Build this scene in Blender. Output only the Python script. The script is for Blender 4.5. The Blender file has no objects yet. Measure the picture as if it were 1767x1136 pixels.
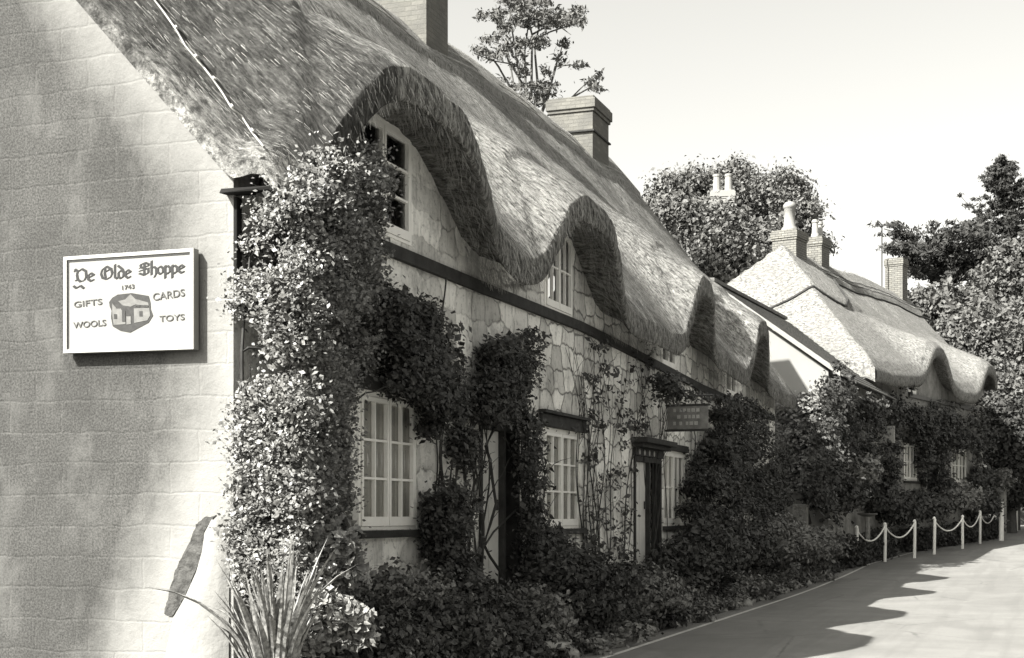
import bpy, math, random
import numpy as np
from mathutils import Vector, Matrix, noise as mnoise
random.seed(7); rng = np.random.default_rng(7)
S = bpy.context.scene
COL = S.collection
# ------------------------------------------------------------------ camera
TH = math.radians(20.0); FPX = 2500.0; CX, CY, EYE = 5.7, -9.53, 1.5; HOR = 890.0
cd = bpy.data.cameras.new('camera'); cam = bpy.data.objects.new('camera', cd); COL.objects.link(cam)
cam.location = (CX, CY, EYE); cam.rotation_euler = (math.pi/2, 0, TH)
cd.sensor_width = 36; cd.lens = FPX/1767*36; cd.shift_y = (HOR-568)/1767; cd.clip_end = 2000; cd.clip_start = .05
S.camera = cam
# ------------------------------------------------------------------ light
SUN = Vector((-.61, -1.0, 1.0)).normalized()
w = bpy.data.worlds.new("World"); S.world = w; w.use_nodes = True
nt = w.node_tree; nt.nodes.clear()
sky = nt.nodes.new('ShaderNodeTexSky'); sky.sky_type = 'NISHITA'; sky.sun_disc = False
sky.sun_elevation = math.asin(SUN.z); sky.sun_rotation = math.atan2(SUN.x, SUN.y)
sky.air_density = 1.0; sky.dust_density = 3.0
bw = nt.nodes.new('ShaderNodeRGBToBW'); nt.links.new(sky.outputs[0], bw.inputs[0])
mx = nt.nodes.new('ShaderNodeMath'); mx.operation = 'POWER'; mx.inputs[1].default_value = .9; nt.links.new(bw.outputs[0], mx.inputs[0])
tn = nt.nodes.new('ShaderNodeMixRGB'); tn.blend_type = 'MULTIPLY'; tn.inputs[0].default_value = 1
nt.links.new(mx.outputs[0], tn.inputs[1]); tn.inputs[2].default_value = (2.45, 2.42, 2.28, 1)
bg = nt.nodes.new('ShaderNodeBackground'); bg.inputs[1].default_value = .050
out = nt.nodes.new('ShaderNodeOutputWorld'); nt.links.new(tn.outputs[0], bg.inputs[0]); nt.links.new(bg.outputs[0], out.inputs[0])
sl = bpy.data.lights.new('sun', 'SUN'); sl.energy = 5.0; sl.angle = math.radians(.5); sl.color = (1, .985, .94)
so = bpy.data.objects.new('sun', sl); COL.objects.link(so); so.rotation_euler = SUN.to_track_quat('Z', 'Y').to_euler()
S.view_settings.view_transform = 'Standard'; S.view_settings.look = 'None'; S.view_settings.gamma = 1
S.view_settings.exposure = 1.75
# ------------------------------------------------------------------ helpers
ct, st = math.cos(TH), math.sin(TH)
def _ray(u, v):
    lat = (u-883.5)/FPX; up = (HOR-v)/FPX
    return Vector((-st+lat*ct, ct+lat*st, up))
C0 = Vector((CX, CY, EYE))
def onx(u, v, X=0.): d = _ray(u, v); return C0+d*((X-CX)/d.x)
def ony(u, v, Y=0.): d = _ray(u, v); return C0+d*((Y-CY)/d.y)
def atd(u, v, D): return C0+_ray(u, v)*D
def ss(t): t = min(1, max(0, t)); return t*t*(3-2*t)
def lerp(a, b, t): return a+(b-a)*t
def xe(y): return 1.4+max(0, y-30)*.10
def gz(x, y):
    z = 1.0*ss((y-16)/50)
    if y < 25.5: z += .55*ss((1.15-x)/.75)*ss((y+1.2)/1.0)*ss((25.5-y)/1.5)*(1 if x > -9 else 0)
    z += 1.15*ss((xe(y)-.1-x)/1.9)*ss((y-25)/8)
    z -= .65*ss((1.0-x)/1.0)*ss((.6-y)/1.6)
    z += 13*ss((-13-x)/26)*ss((y-5)/25)+5*ss((y-75)/90)
    return z
def hit(u, v):
    d = _ray(u, v); t = 3.
    while t < 200:
        p = C0+d*t
        if p.z <= gz(p.x, p.y): return p
        t += .05
    return C0+d*t
def tag(o, label=None, cat=None, group=None, kind=None):
    if label: o['label'] = label
    if cat: o['category'] = cat
    if group: o['group'] = group
    if kind: o['kind'] = kind
    return o
def empty(name, loc=(0, 0, 0), rz=0, label=None, cat=None, group=None):
    o = bpy.data.objects.new(name, None); COL.objects.link(o); o.location = loc; o.rotation_euler = (0, 0, rz)
    o.empty_display_size = .2
    return tag(o, label, cat, group)
def link(name, me, mat, parent=None):
    o = bpy.data.objects.new(name, me); COL.objects.link(o)
    if mat is not None: me.materials.append(mat)
    if parent: o.parent = parent
    return o
class MB:
    def __init__(s): s.v = []; s.f = []; s.M = None
    def add(s, vs, fs):
        n = len(s.v)
        s.v += [tuple(s.M @ Vector(p)) if s.M else tuple(p) for p in vs]; s.f += [tuple(i+n for i in f) for f in fs]
        return s
    def box(s, a, b, j=0):
        x0, y0, z0 = a; x1, y1, z1 = b
        vs = [(x0, y0, z0), (x1, y0, z0), (x1, y1, z0), (x0, y1, z0), (x0, y0, z1), (x1, y0, z1), (x1, y1, z1), (x0, y1, z1)]
        if j: vs = [tuple(c+random.uniform(-j, j) for c in p) for p in vs]
        return s.add(vs, [(0, 3, 2, 1), (4, 5, 6, 7), (0, 1, 5, 4), (1, 2, 6, 5), (2, 3, 7, 6), (3, 0, 4, 7)])
    def tube(s, pts, r, n=6, r2=None):
        pts = [Vector(p) for p in pts]; rs = r if isinstance(r, (list, tuple)) else [lerp(r, r if r2 is None else r2, i/max(1, len(pts)-1)) for i in range(len(pts))]
        vs = []; up0 = Vector((.3, .2, 1)).normalized()
        for i, p in enumerate(pts):
            d = (pts[min(i+1, len(pts)-1)]-pts[max(i-1, 0)])
            d = d.normalized() if d.length > 1e-9 else Vector((0, 0, 1))
            a = d.cross(Vector((1, 0.1, 0)) if abs(d.z) > .8 else Vector((0, 0, 1))).normalized(); b = d.cross(a)
            for k in range(n):
                t = 2*math.pi*k/n; vs.append(p+(a*math.cos(t)+b*math.sin(t))*rs[i])
        fs = [(i*n+k, i*n+(k+1) % n, (i+1)*n+(k+1) % n, (i+1)*n+k) for i in range(len(pts)-1) for k in range(n)]
        fs += [tuple(range(n))[::-1], tuple((len(pts)-1)*n+k for k in range(n))]
        return s.add(vs, fs)
    def lathe(s, c, prof, n=14):
        vs = [(c[0]+r*math.cos(2*math.pi*k/n), c[1]+r*math.sin(2*math.pi*k/n), c[2]+z) for r, z in prof for k in range(n)]
        m = len(prof)
        fs = [(i*n+k, i*n+(k+1) % n, (i+1)*n+(k+1) % n, (i+1)*n+k) for i in range(m-1) for k in range(n)]
        fs += [tuple(range(n))[::-1], tuple((m-1)*n+k for k in range(n))]
        return s.add(vs, fs)
    def prism(s, poly, off):   # poly: list of 3-D points, off: extrusion vector
        n = len(poly); off = Vector(off)
        vs = [Vector(p) for p in poly]+[Vector(p)+off for p in poly]
        return s.add(vs, [tuple(range(n))[::-1], tuple(range(n, 2*n))]+[(i, (i+1) % n, n+(i+1) % n, n+i) for i in range(n)])
    def build(s, name, mat, parent=None, smooth=False, bevel=0):
        me = bpy.data.meshes.new(name); me.from_pydata(s.v, [], s.f); me.update()
        o = link(name, me, mat, parent)
        if smooth: me.shade_smooth()
        if bevel:
            b = o.modifiers.new('b', 'BEVEL'); b.width = bevel; b.segments = 2; b.limit_method = 'ANGLE'
        return o
def npmesh(name, V, k, mat, parent=None, smooth=False):
    """V: (N*k,3) vertices, faces of k consecutive vertices."""
    V = np.asarray(V, dtype=np.float32).reshape(-1, 3); n = len(V)//k
    me = bpy.data.meshes.new(name); me.vertices.add(n*k); me.vertices.foreach_set('co', V.ravel())
    me.loops.add(n*k); me.loops.foreach_set('vertex_index', np.arange(n*k, dtype=np.int32))
    me.polygons.add(n); me.polygons.foreach_set('loop_start', np.arange(0, n*k, k, dtype=np.int32)); me.polygons.foreach_set('loop_total', np.full(n, k, dtype=np.int32))
    me.update(calc_edges=True)
    return link(name, me, mat, parent)
def gridmesh(name, P, mat, parent=None, smooth=True):
    """P: (m,n,3) array"""
    m, n = P.shape[:2]; idx = np.arange(m*n).reshape(m, n)
    F = np.stack([idx[:-1, :-1], idx[1:, :-1], idx[1:, 1:], idx[:-1, 1:]], -1).reshape(-1, 4)
    me = bpy.data.meshes.new(name); me.from_pydata(P.reshape(-1, 3).tolist(), [], F.tolist()); me.update()
    if smooth: me.shade_smooth()
    return link(name, me, mat, parent)
def unit(a): return a/(np.linalg.norm(a, axis=-1, keepdims=True)+1e-9)
def leaves(P, size, up=.35, elong=1.7, out=None, fold=.3):
    """diamond leaf quads (N,4,3) at points P; out = preferred normal direction per point"""
    P = np.asarray(P, dtype=np.float64); N = len(P)
    nrm = rng.normal(size=(N, 3))
    if out is not None: nrm = nrm*.75+np.asarray(out)
    nrm[:, 2] += up; nrm = unit(nrm)
    a = unit(np.cross(nrm, rng.normal(size=(N, 3)))); b = np.cross(nrm, a)
    s = (size*np.clip(rng.lognormal(-.05, .3, N), .4, 1.8))[:, None]
    l = s*elong/2; wv = s/2
    return np.stack([P-a*l, P+b*wv+nrm*s*fold*.4-a*l*.15, P+a*l, P-b*wv+nrm*s*fold*.4-a*l*.15], 1)
# ------------------------------------------------------------------ materials (the photograph is monochrome)
TINT = (1., .985, .93)
def g(v): return (v*TINT[0], v*TINT[1], v*TINT[2], 1)
class NT:
    def __init__(s, name, rough=.9, spec=.2):
        s.m = bpy.data.materials.new(name); s.m.use_nodes = True; s.t = s.m.node_tree; s.b = s.t.nodes['Principled BSDF']
        s.b.inputs['Roughness'].default_value = rough; s.b.inputs['Specular IOR Level'].default_value = spec
        s.co = s.n('ShaderNodeTexCoord').outputs['Object']
    def n(s, k, **kw):
        nd = s.t.nodes.new(k)
        for a, v in kw.items(): setattr(nd, a, v)
        return nd
    def set(s, nd, i, v):
        if isinstance(v, bpy.types.NodeSocket): s.t.links.new(v, nd.inputs[i])
        elif v is not None: nd.inputs[i].default_value = v
    def math(s, op, a, b=None, c=None):
        nd = s.n('ShaderNodeMath', operation=op); s.set(nd, 0, a); s.set(nd, 1, b)
        if c is not None: s.set(nd, 2, c)
        return nd.outputs[0]
    def mapv(s, scale=(1, 1, 1), loc=(0, 0, 0), rot=(0, 0, 0), src=None):
        nd = s.n('ShaderNodeMapping'); s.t.links.new(src or s.co, nd.inputs[0]); nd.inputs['Scale'].default_value = scale; nd.inputs['Location'].default_value = loc; nd.inputs['Rotation'].default_value = rot
        return nd.outputs[0]
    def noise(s, sc, det=4, rough=.6, vec=None, dist=0):
        nd = s.n('ShaderNodeTexNoise'); s.t.links.new(vec or s.co, nd.inputs['Vector']); nd.inputs['Scale'].default_value = sc; nd.inputs['Detail'].default_value = det; nd.inputs['Roughness'].default_value = rough; nd.inputs['Distortion'].default_value = dist
        return nd.outputs['Fac']
    def ramp(s, f, stops):
        nd = s.n('ShaderNodeValToRGB'); s.t.links.new(f, nd.inputs[0]); r = nd.color_ramp
        while len(r.elements) < len(stops): r.elements.new(.5)
        for e, (p, v) in zip(r.elements, stops): e.position = p; e.color = (v, v, v, 1)
        return nd.outputs[0]
    def mix(s, f, a, b, mode='MIX'):
        nd = s.n('ShaderNodeMixRGB', blend_type=mode); s.set(nd, 0, f)
        for i, v in ((1, a), (2, b)):
            if isinstance(v, (int, float)): v = (v, v, v, 1)
            s.set(nd, i, v)
        return nd.outputs[0]
    def color(s, c): # multiply by the print tint
        s.t.links.new(s.mix(1., c, (*TINT, 1), 'MULTIPLY'), s.b.inputs['Base Color']); return s
    def bump(s, h, st=.5, d=.02, prev=None):
        nd = s.n('ShaderNodeBump'); nd.inputs['Strength'].default_value = st; nd.inputs['Distance'].default_value = d; s.t.links.new(h, nd.inputs['Height'])
        if prev: s.t.links.new(prev, nd.inputs['Normal'])
        s.t.links.new(nd.outputs[0], s.b.inputs['Normal']); return nd.outputs[0]
def plain(name, v, rough=.8, spec=.25, var=.25, sc=6, bump=.15, bsc=30, bd=.01):
    m = NT(name, rough, spec); f = m.noise(sc, 5, .65)
    m.color(m.ramp(f, [(.25, v*(1-var)), (.75, v*(1+var))]))
    if bump: m.bump(m.noise(bsc, 4), bump, bd)
    return m.m
M = {}
# thatch: stretched straw streaks down the slope, darker mossy spots
def thatch(name, lo, hi, verge_band=True, spots=.5):
    m = NT(name, .95, .05)
    wv = m.mapv((1.7, 8, 1.7)); f = m.noise(3.4, 7, .8, wv)
    f2 = m.noise(11, 5, .8, m.mapv((1, 1.8, 1)))
    big = m.noise(.7, 4, .6)
    c = m.ramp(f, [(.34, lo*.55), (.5, (lo+hi)*.42), (.66, hi)])
    c = m.mix(m.ramp(f2, [(.40, min(1, spots*1.5)), (.52, 0.)]), c, lo*.35)
    c = m.mix(m.ramp(big, [(.35, .45), (.6, 0)]), c, lo*.8)
    if verge_band:    # darker band of thatch along the near verge, edge broken by noise
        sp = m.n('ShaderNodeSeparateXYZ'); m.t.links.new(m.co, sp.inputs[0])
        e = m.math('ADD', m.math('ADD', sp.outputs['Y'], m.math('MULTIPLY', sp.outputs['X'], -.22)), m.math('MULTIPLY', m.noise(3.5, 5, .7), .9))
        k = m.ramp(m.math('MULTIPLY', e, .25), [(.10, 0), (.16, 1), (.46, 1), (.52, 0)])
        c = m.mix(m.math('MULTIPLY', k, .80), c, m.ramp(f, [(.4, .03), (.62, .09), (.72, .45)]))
    m.color(c)
    n1 = m.bump(f, 1., .09); m.bump(m.noise(60, 3, .7, m.mapv((1, 3, 1))), .7, .02, n1)
    return m.m
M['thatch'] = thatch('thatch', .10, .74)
M['thatch_far'] = thatch('far thatch', .24, .52, False, .8)
M['straw'] = plain('loose straw', .34, .9, .05, .6, 3, 0)
M['ridge'] = thatch('ridge thatch', .30, .62, False, .6)
def stone_front():
    m = NT('front wall stone', .92, .12)
    ds = m.n('ShaderNodeTexNoise'); ds.inputs['Scale'].default_value = 3.6; ds.inputs['Detail'].default_value = 4; m.t.links.new(m.co, ds.inputs['Vector'])
    sub = m.n('ShaderNodeVectorMath', operation='SUBTRACT'); m.t.links.new(ds.outputs['Color'], sub.inputs[0]); sub.inputs[1].default_value = (.5, .5, .5)
    scl = m.n('ShaderNodeVectorMath', operation='SCALE'); m.t.links.new(sub.outputs[0], scl.inputs[0]); scl.inputs['Scale'].default_value = .22
    add = m.n('ShaderNodeVectorMath', operation='ADD'); m.t.links.new(m.co, add.inputs[0]); m.t.links.new(scl.outputs[0], add.inputs[1])
    sp = m.n('ShaderNodeSeparateXYZ'); m.t.links.new(add.outputs[0], sp.inputs[0]); cb = m.n('ShaderNodeCombineXYZ')
    m.t.links.new(sp.outputs['Y'], cb.inputs[0]); m.t.links.new(sp.outputs['Z'], cb.inputs[1])
    vo = m.n('ShaderNodeTexVoronoi', feature='DISTANCE_TO_EDGE', voronoi_dimensions='2D'); vc = m.n('ShaderNodeTexVoronoi', feature='F1', voronoi_dimensions='2D')
    for q in (vo, vc): m.t.links.new(m.mapv((2.2, 3.5, 1), src=cb.outputs[0]), q.inputs['Vector']); q.inputs['Scale'].default_value = 1; q.inputs['Randomness'].default_value = .42
    edge = m.ramp(m.math('ADD', vo.outputs['Distance'], m.math('MULTIPLY', m.noise(18, 4, .7), .05)), [(.035, 1), (.085, 0)])
    cell = m.n('ShaderNodeRGBToBW'); m.t.links.new(vc.outputs['Color'], cell.inputs[0])
    so = m.n('ShaderNodeSeparateXYZ'); m.t.links.new(m.co, so.inputs[0])
    # joints show where the wash has gone, mostly further along the row
    where = m.ramp(m.math('ADD', m.math('MULTIPLY', so.outputs['Y'], .045), m.math('MULTIPLY', m.noise(2.3, 5, .7), .75)), [(.50, .02), (.74, .75)])
    joint = m.math('MULTIPLY', edge, where)
    body = m.ramp(m.noise(1.5, 6, .7), [(.3, .34), (.46, .74), (.68, .90)])
    speck = m.ramp(m.noise(13, 5, .75), [(.34, .55), (.46, 0)])
    c = m.mix(speck, body, .13)
    stain = m.ramp(m.noise(1.6, 5, .7, m.mapv((1, 2.4, .5))), [(.52, 0), (.72, .55)])
    c = m.mix(stain, c, .09); c = m.mix(1., c, m.ramp(cell.outputs[0], [(.2, .72), (.8, 1.2)]), 'MULTIPLY')
    c = m.mix(joint, c, .09); m.color(c)
    h = m.math('SUBTRACT', m.noise(9, 6, .7), m.math('MULTIPLY', edge, m.math('MULTIPLY', where, 1.2)))
    m.bump(h, .7, .04); return m.m
def stone_gable():
    m = NT('gable wall render', .92, .1)
    sp = m.n('ShaderNodeSeparateXYZ'); m.t.links.new(m.co, sp.inputs[0]); cb = m.n('ShaderNodeCombineXYZ')
    wob = m.math('MULTIPLY', m.noise(1.7, 3), .10)
    m.t.links.new(m.math('ADD', sp.outputs['X'], wob), cb.inputs[0]); m.t.links.new(m.math('ADD', sp.outputs['Z'], wob), cb.inputs[1])
    br = m.n('ShaderNodeTexBrick'); m.t.links.new(cb.outputs[0], br.inputs['Vector']); br.inputs['Scale'].default_value = 1
    br.inputs['Brick Width'].default_value = .50; br.inputs['Row Height'].default_value = .245; br.inputs['Mortar Size'].default_value = .016; br.inputs['Mortar Smooth'].default_value = 1
    body = m.ramp(m.noise(.9, 6, .65), [(.3, .055), (.5, .08), (.7, .105)])
    c = m.mix(m.math('MULTIPLY', br.outputs['Fac'], m.ramp(m.noise(1.1, 3), [(.46, 0), (.7, .5)])), body, .14)
    c = m.mix(m.ramp(m.noise(60, 4, .8), [(.42, .75), (.58, 0)]), c, .025)
    c = m.mix(m.ramp(m.noise(2.6, 5, .7, m.mapv((1, 1, .6))), [(.5, 0), (.72, .45)]), c, .15)
    # pale limewash margin down the corner and up the verge
    d1 = m.math('MULTIPLY', sp.outputs['X'], -1.)
    low = m.math('MULTIPLY', m.math('MAXIMUM', m.math('SUBTRACT', 2.3, sp.outputs['Z']), 0.), .42)
    d1 = m.math('SUBTRACT', d1, low)
    vz = m.math('SUBTRACT', m.math('ADD', 4.15, m.math('MULTIPLY', sp.outputs['X'], -1.2)), sp.outputs['Z'])
    d = m.math('MINIMUM', d1, m.math('MULTIPLY', vz, .62))
    d = m.math('ADD', d, m.math('MULTIPLY', m.math('SUBTRACT', m.noise(2.3, 5, .7), .5), .55))
    c = m.mix(m.ramp(d, [(.05, .9), (.62, 0)]), c, .24)
    m.color(c); h = m.math('SUBTRACT', m.noise(16, 6, .75), m.math('MULTIPLY', br.outputs['Fac'], .25)); m.bump(h, .55, .02); return m.m
M['front'] = stone_front(); M['gable'] = stone_gable()
M['white'] = plain('white paint', .34, .5, .4, .06, 9, .05)
M['sash'] = plain('white sash paint', .85, .5, .4, .05, 9, .03)
M['limewash'] = plain('limewash', .21, .9, .1, .12, 3, .5, 9, .03)
M['bright_wall'] = plain('white rendered wall', .24, .9, .1, .06, 1.5, .2, 12)
M['grey_wall'] = plain('weathered stone wall', .25, .9, .1, .55, 2.5, .6, 8, .04)
M['timber'] = plain('dark timber', .035, .8, .2, .5, 7, .4, 40)
M['door'] = plain('pale door paint', .62, .6, .3, .12, 5, .1)
M['dark'] = plain('dark interior', .02, .9, .05, .3, 2, 0)
M['curtain'] = plain('curtain cloth', .46, .9, .05, .18, 7, 0)
M['metal'] = plain('iron', .03, .5, .5, .3, 9, 0)
M['pot'] = plain('chimney pot clay', .3, .8, .2, .15, 8, .2)
M['board'] = plain('painted sign board', .205, .45, .4, .04, 4, .03)
M['boardgrey'] = plain('faded sign board', .16, .7, .2, .4, 8, .1)
M['ink'] = plain('black sign paint', .012, .5, .3, .1, 9, 0)
M['ink2'] = plain('faded sign paint', .07, .6, .2, .12, 30, 0)
M['ink3'] = plain('mid grey sign paint', .035, .6, .2, .35, 40, 0)
M['ink4'] = plain('pale grey sign paint', .33, .6, .2, .3, 60, 0)
M['pale'] = plain('pale lettering', .13, .6, .2, .3, 20, 0)
def brick(name, v, mort):
    m = NT(name, .9, .15); sp = m.n('ShaderNodeSeparateXYZ'); m.t.links.new(m.co, sp.inputs[0]); cb = m.n('ShaderNodeCombineXYZ')
    m.t.links.new(m.math('ADD', sp.outputs['X'], sp.outputs['Y']), cb.inputs[0]); m.t.links.new(sp.outputs['Z'], cb.inputs[1])
    br = m.n('ShaderNodeTexBrick'); m.t.links.new(cb.outputs[0], br.inputs['Vector']); br.inputs['Scale'].default_value = 1
    br.inputs['Brick Width'].default_value = .225; br.inputs['Row Height'].default_value = .078; br.inputs['Mortar Size'].default_value = .008
    br.inputs['Color1'].default_value = g(v*1.1); br.inputs['Color2'].default_value = g(v*.8); br.inputs['Mortar'].default_value = g(mort)
    m.color(m.mix(m.ramp(m.noise(3, 5), [(.4, .5), (.6, 0)]), br.outputs['Color'], v*.6)); m.bump(m.math('SUBTRACT', m.noise(30, 4), br.outputs['Fac']), .5, .015); return m.m
M['brick'] = brick('pale chimney brick', .15, .12); M['brick2'] = brick('banded chimney brick', .19, .04)
def asphalt(name, v):
    m = NT(name, .9, .15); c = m.ramp(m.noise(140, 4, .8), [(.3, v*.75), (.7, v*1.25)]); c2 = m.ramp(m.noise(.8, 6, .65), [(.3, .82), (.7, 1.12)])
    c = m.mix(1., c, c2, 'MULTIPLY'); c = m.mix(m.ramp(m.noise(1.1, 3, .5, m.mapv((3, .15, 1))), [(.5, 0), (.62, .35)]), c, v*.7); vo = m.n('ShaderNodeTexVoronoi', feature='DISTANCE_TO_EDGE'); m.t.links.new(m.mapv((1, .6, 1)), vo.inputs['Vector']); vo.inputs['Scale'].default_value = .55
    cr = m.ramp(m.math('ADD', vo.outputs['Distance'], m.math('MULTIPLY', m.noise(6, 4), .05)), [(.028, .55), (.036, 0)]); c = m.mix(m.math('MULTIPLY', cr, m.ramp(m.noise(.5, 3), [(.45, 0), (.6, 1)])), c, v*.35)
    c = m.mix(m.ramp(m.noise(.35, 2, .4, m.mapv((1.4, .5, 1), (3, 1, 0))), [(.56, 0), (.575, .3)]), c, v*.62)
    c = m.mix(m.ramp(m.noise(22, 5, .8), [(.34, .45), (.44, 0)]), c, v*.5)
    m.color(c); m.bump(m.noise(160, 3), .5, .01); return m.m
M['road'] = asphalt('worn road', .19); M['path'] = asphalt('forecourt', .16)
M['line'] = plain('white road paint', .5, .7, .2, .25, 14, .1)
M['ground'] = plain('ground', .07, .95, .05, .5, 1.2, .6, 5, .1)
M['soil'] = plain('garden soil', .05, .95, .05, .5, 4, .8, 14, .05)
M['rock'] = plain('rockery stone', .30, .9, .1, .5, 5, .8, 12, .05)
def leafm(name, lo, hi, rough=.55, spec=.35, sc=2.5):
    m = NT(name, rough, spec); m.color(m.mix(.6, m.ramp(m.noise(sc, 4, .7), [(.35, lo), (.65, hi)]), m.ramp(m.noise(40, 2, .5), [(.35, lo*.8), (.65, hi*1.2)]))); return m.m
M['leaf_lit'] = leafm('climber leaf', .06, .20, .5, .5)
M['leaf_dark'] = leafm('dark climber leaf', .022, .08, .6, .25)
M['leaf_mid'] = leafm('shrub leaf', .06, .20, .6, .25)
M['leaf_tree'] = leafm('tree leaf', .04, .15, .6, .3, 1.2)
M['leaf_wood'] = leafm('woodland leaf', .035, .14, .6, .25, 1.2)
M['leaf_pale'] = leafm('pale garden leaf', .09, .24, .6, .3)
M['needle'] = leafm('conifer needle', .02, .06, .7, .2, 1.5)
M['pine'] = leafm('pine needle', .05, .12, .7, .2, 1.5)
M['blade'] = leafm('flax blade', .05, .26, .4, .5, 6)
M['bark'] = plain('bark', .09, .9, .1, .4, 5, .6, 20, .03)
M['stem'] = plain('climber stem', .05, .9, .1, .4, 5, .3)
M['slate'] = plain('tiled roof', .13, .8, .15, .5, 5, .5, 18, .03)
def glass():
    m = NT('window glass', .05, .5); m.b.inputs['Base Color'].default_value = (.02, .02, .02, 1)
    tr = m.n('ShaderNodeBsdfTransparent'); tr.inputs[0].default_value = (.97, .97, .95, 1)
    fr = m.n('ShaderNodeFresnel'); fr.inputs[0].default_value = 1.5
    gl = m.n('ShaderNodeBsdfGlossy'); gl.inputs['Roughness'].default_value = .03
    mi = m.n('ShaderNodeMixShader'); m.t.links.new(fr.outputs[0], mi.inputs[0]); m.t.links.new(tr.outputs[0], mi.inputs[1]); m.t.links.new(gl.outputs[0], mi.inputs[2])
    m.t.links.new(mi.outputs[0], m.t.nodes['Material Output'].inputs[0]); return m.m
M['glass'] = glass()
# ------------------------------------------------------------------ ground
def axis(a, b, mid0, mid1, fine, coarse):
    v = list(np.arange(mid0, mid1, fine)); x = mid0; s_ = fine; lo = []
    while x > a: s_ = min(coarse, s_*1.25); x -= s_; lo.append(x)
    x = v[-1]; s_ = fine; hi = []
    while x < b: s_ = min(coarse, s_*1.25); x += s_; hi.append(x)
    return np.array(lo[::-1]+v+hi)
gx = axis(-250, 250, -2.5, 4.5, .25, 12); gy = axis(-80, 500, -3, 46, .5, 14)
P = np.array([[(x, y, gz(x, y)-(.0)) for y in gy] for x in gx])
tag(gridmesh('ground', P, M['ground']), kind='structure')
ry = np.concatenate([np.arange(-60, 16, 2.), np.arange(16, 70, .7), np.arange(70, 130, 4.)])
P = np.array([[(xe(y)-.28+t*9.2, y, gz(xe(y)-.2+max(t, .02)*9.2, y)+.02) for t in np.linspace(0, 1, 8)] for y in ry])
tag(gridmesh('road', P, M['road']), kind='structure')
P = np.array([[(xe(y)+.02+t*.065, y, gz(xe(y)+.3, y)+.024) for t in (0, 1)] for y in ry])
tag(gridmesh('road_markings', P, M['line'], smooth=False), kind='structure')
P = np.array([[(x, y, gz(x, y)+.012) for x in np.linspace(-1.0, xe(y)-.25, 14)] for y in np.arange(26.5, 70, .7)])
tag(gridmesh('forecourt', P, M['path']), kind='structure')
P = np.array([[(x, y, gz(x, y)+.015+.04*mnoise.noise(Vector((x*3, y*3, 0)))) for x in np.linspace(-.02, 1.12, 12)] for y in np.arange(-.6, 25.2, .15)])
tag(gridmesh('garden_soil', P, M['soil']), kind='structure')
# ------------------------------------------------------------------ generic builders
def wall_rects(mb, y0, y1, zb, topf, openings, X=0., step=.3, reveal=.16):
    ys = sorted(set([y0, y1]+[o[k] for o in openings for k in (0, 1)]+list(np.arange(y0, y1, step)))); zs = sorted(set([zb]+[o[k] for o in openings for k in (2, 3)]))
    for a, b in zip(ys[:-1], ys[1:]):
        if b-a < 1e-6: continue
        m_ = (a+b)/2; ta, tb = topf(a), topf(b)
        cut = sorted([o for o in openings if o[0] < m_ < o[1]], key=lambda o: o[2]); z = zb
        for o in cut+[None]:
            if o is None: mb.add([(X, a, z), (X, b, z), (X, b, tb), (X, a, ta)], [(0, 1, 2, 3)])
            else: mb.add([(X, a, z), (X, b, z), (X, b, o[2]), (X, a, o[2])], [(0, 1, 2, 3)]); z = o[3]
    for o in openings:
        a, b, c, d = o[:4]; R = X-reveal
        mb.add([(X, a, c), (X, a, d), (R, a, d), (R, a, c)], [(0, 1, 2, 3)]); mb.add([(X, b, c), (X, b, d), (R, b, d), (R, b, c)], [(3, 2, 1, 0)])
        mb.add([(X, a, c), (X, b, c), (R, b, c), (R, a, c)], [(3, 2, 1, 0)]); mb.add([(X, a, d), (X, b, d), (R, b, d), (R, a, d)], [(0, 1, 2, 3)])
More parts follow.
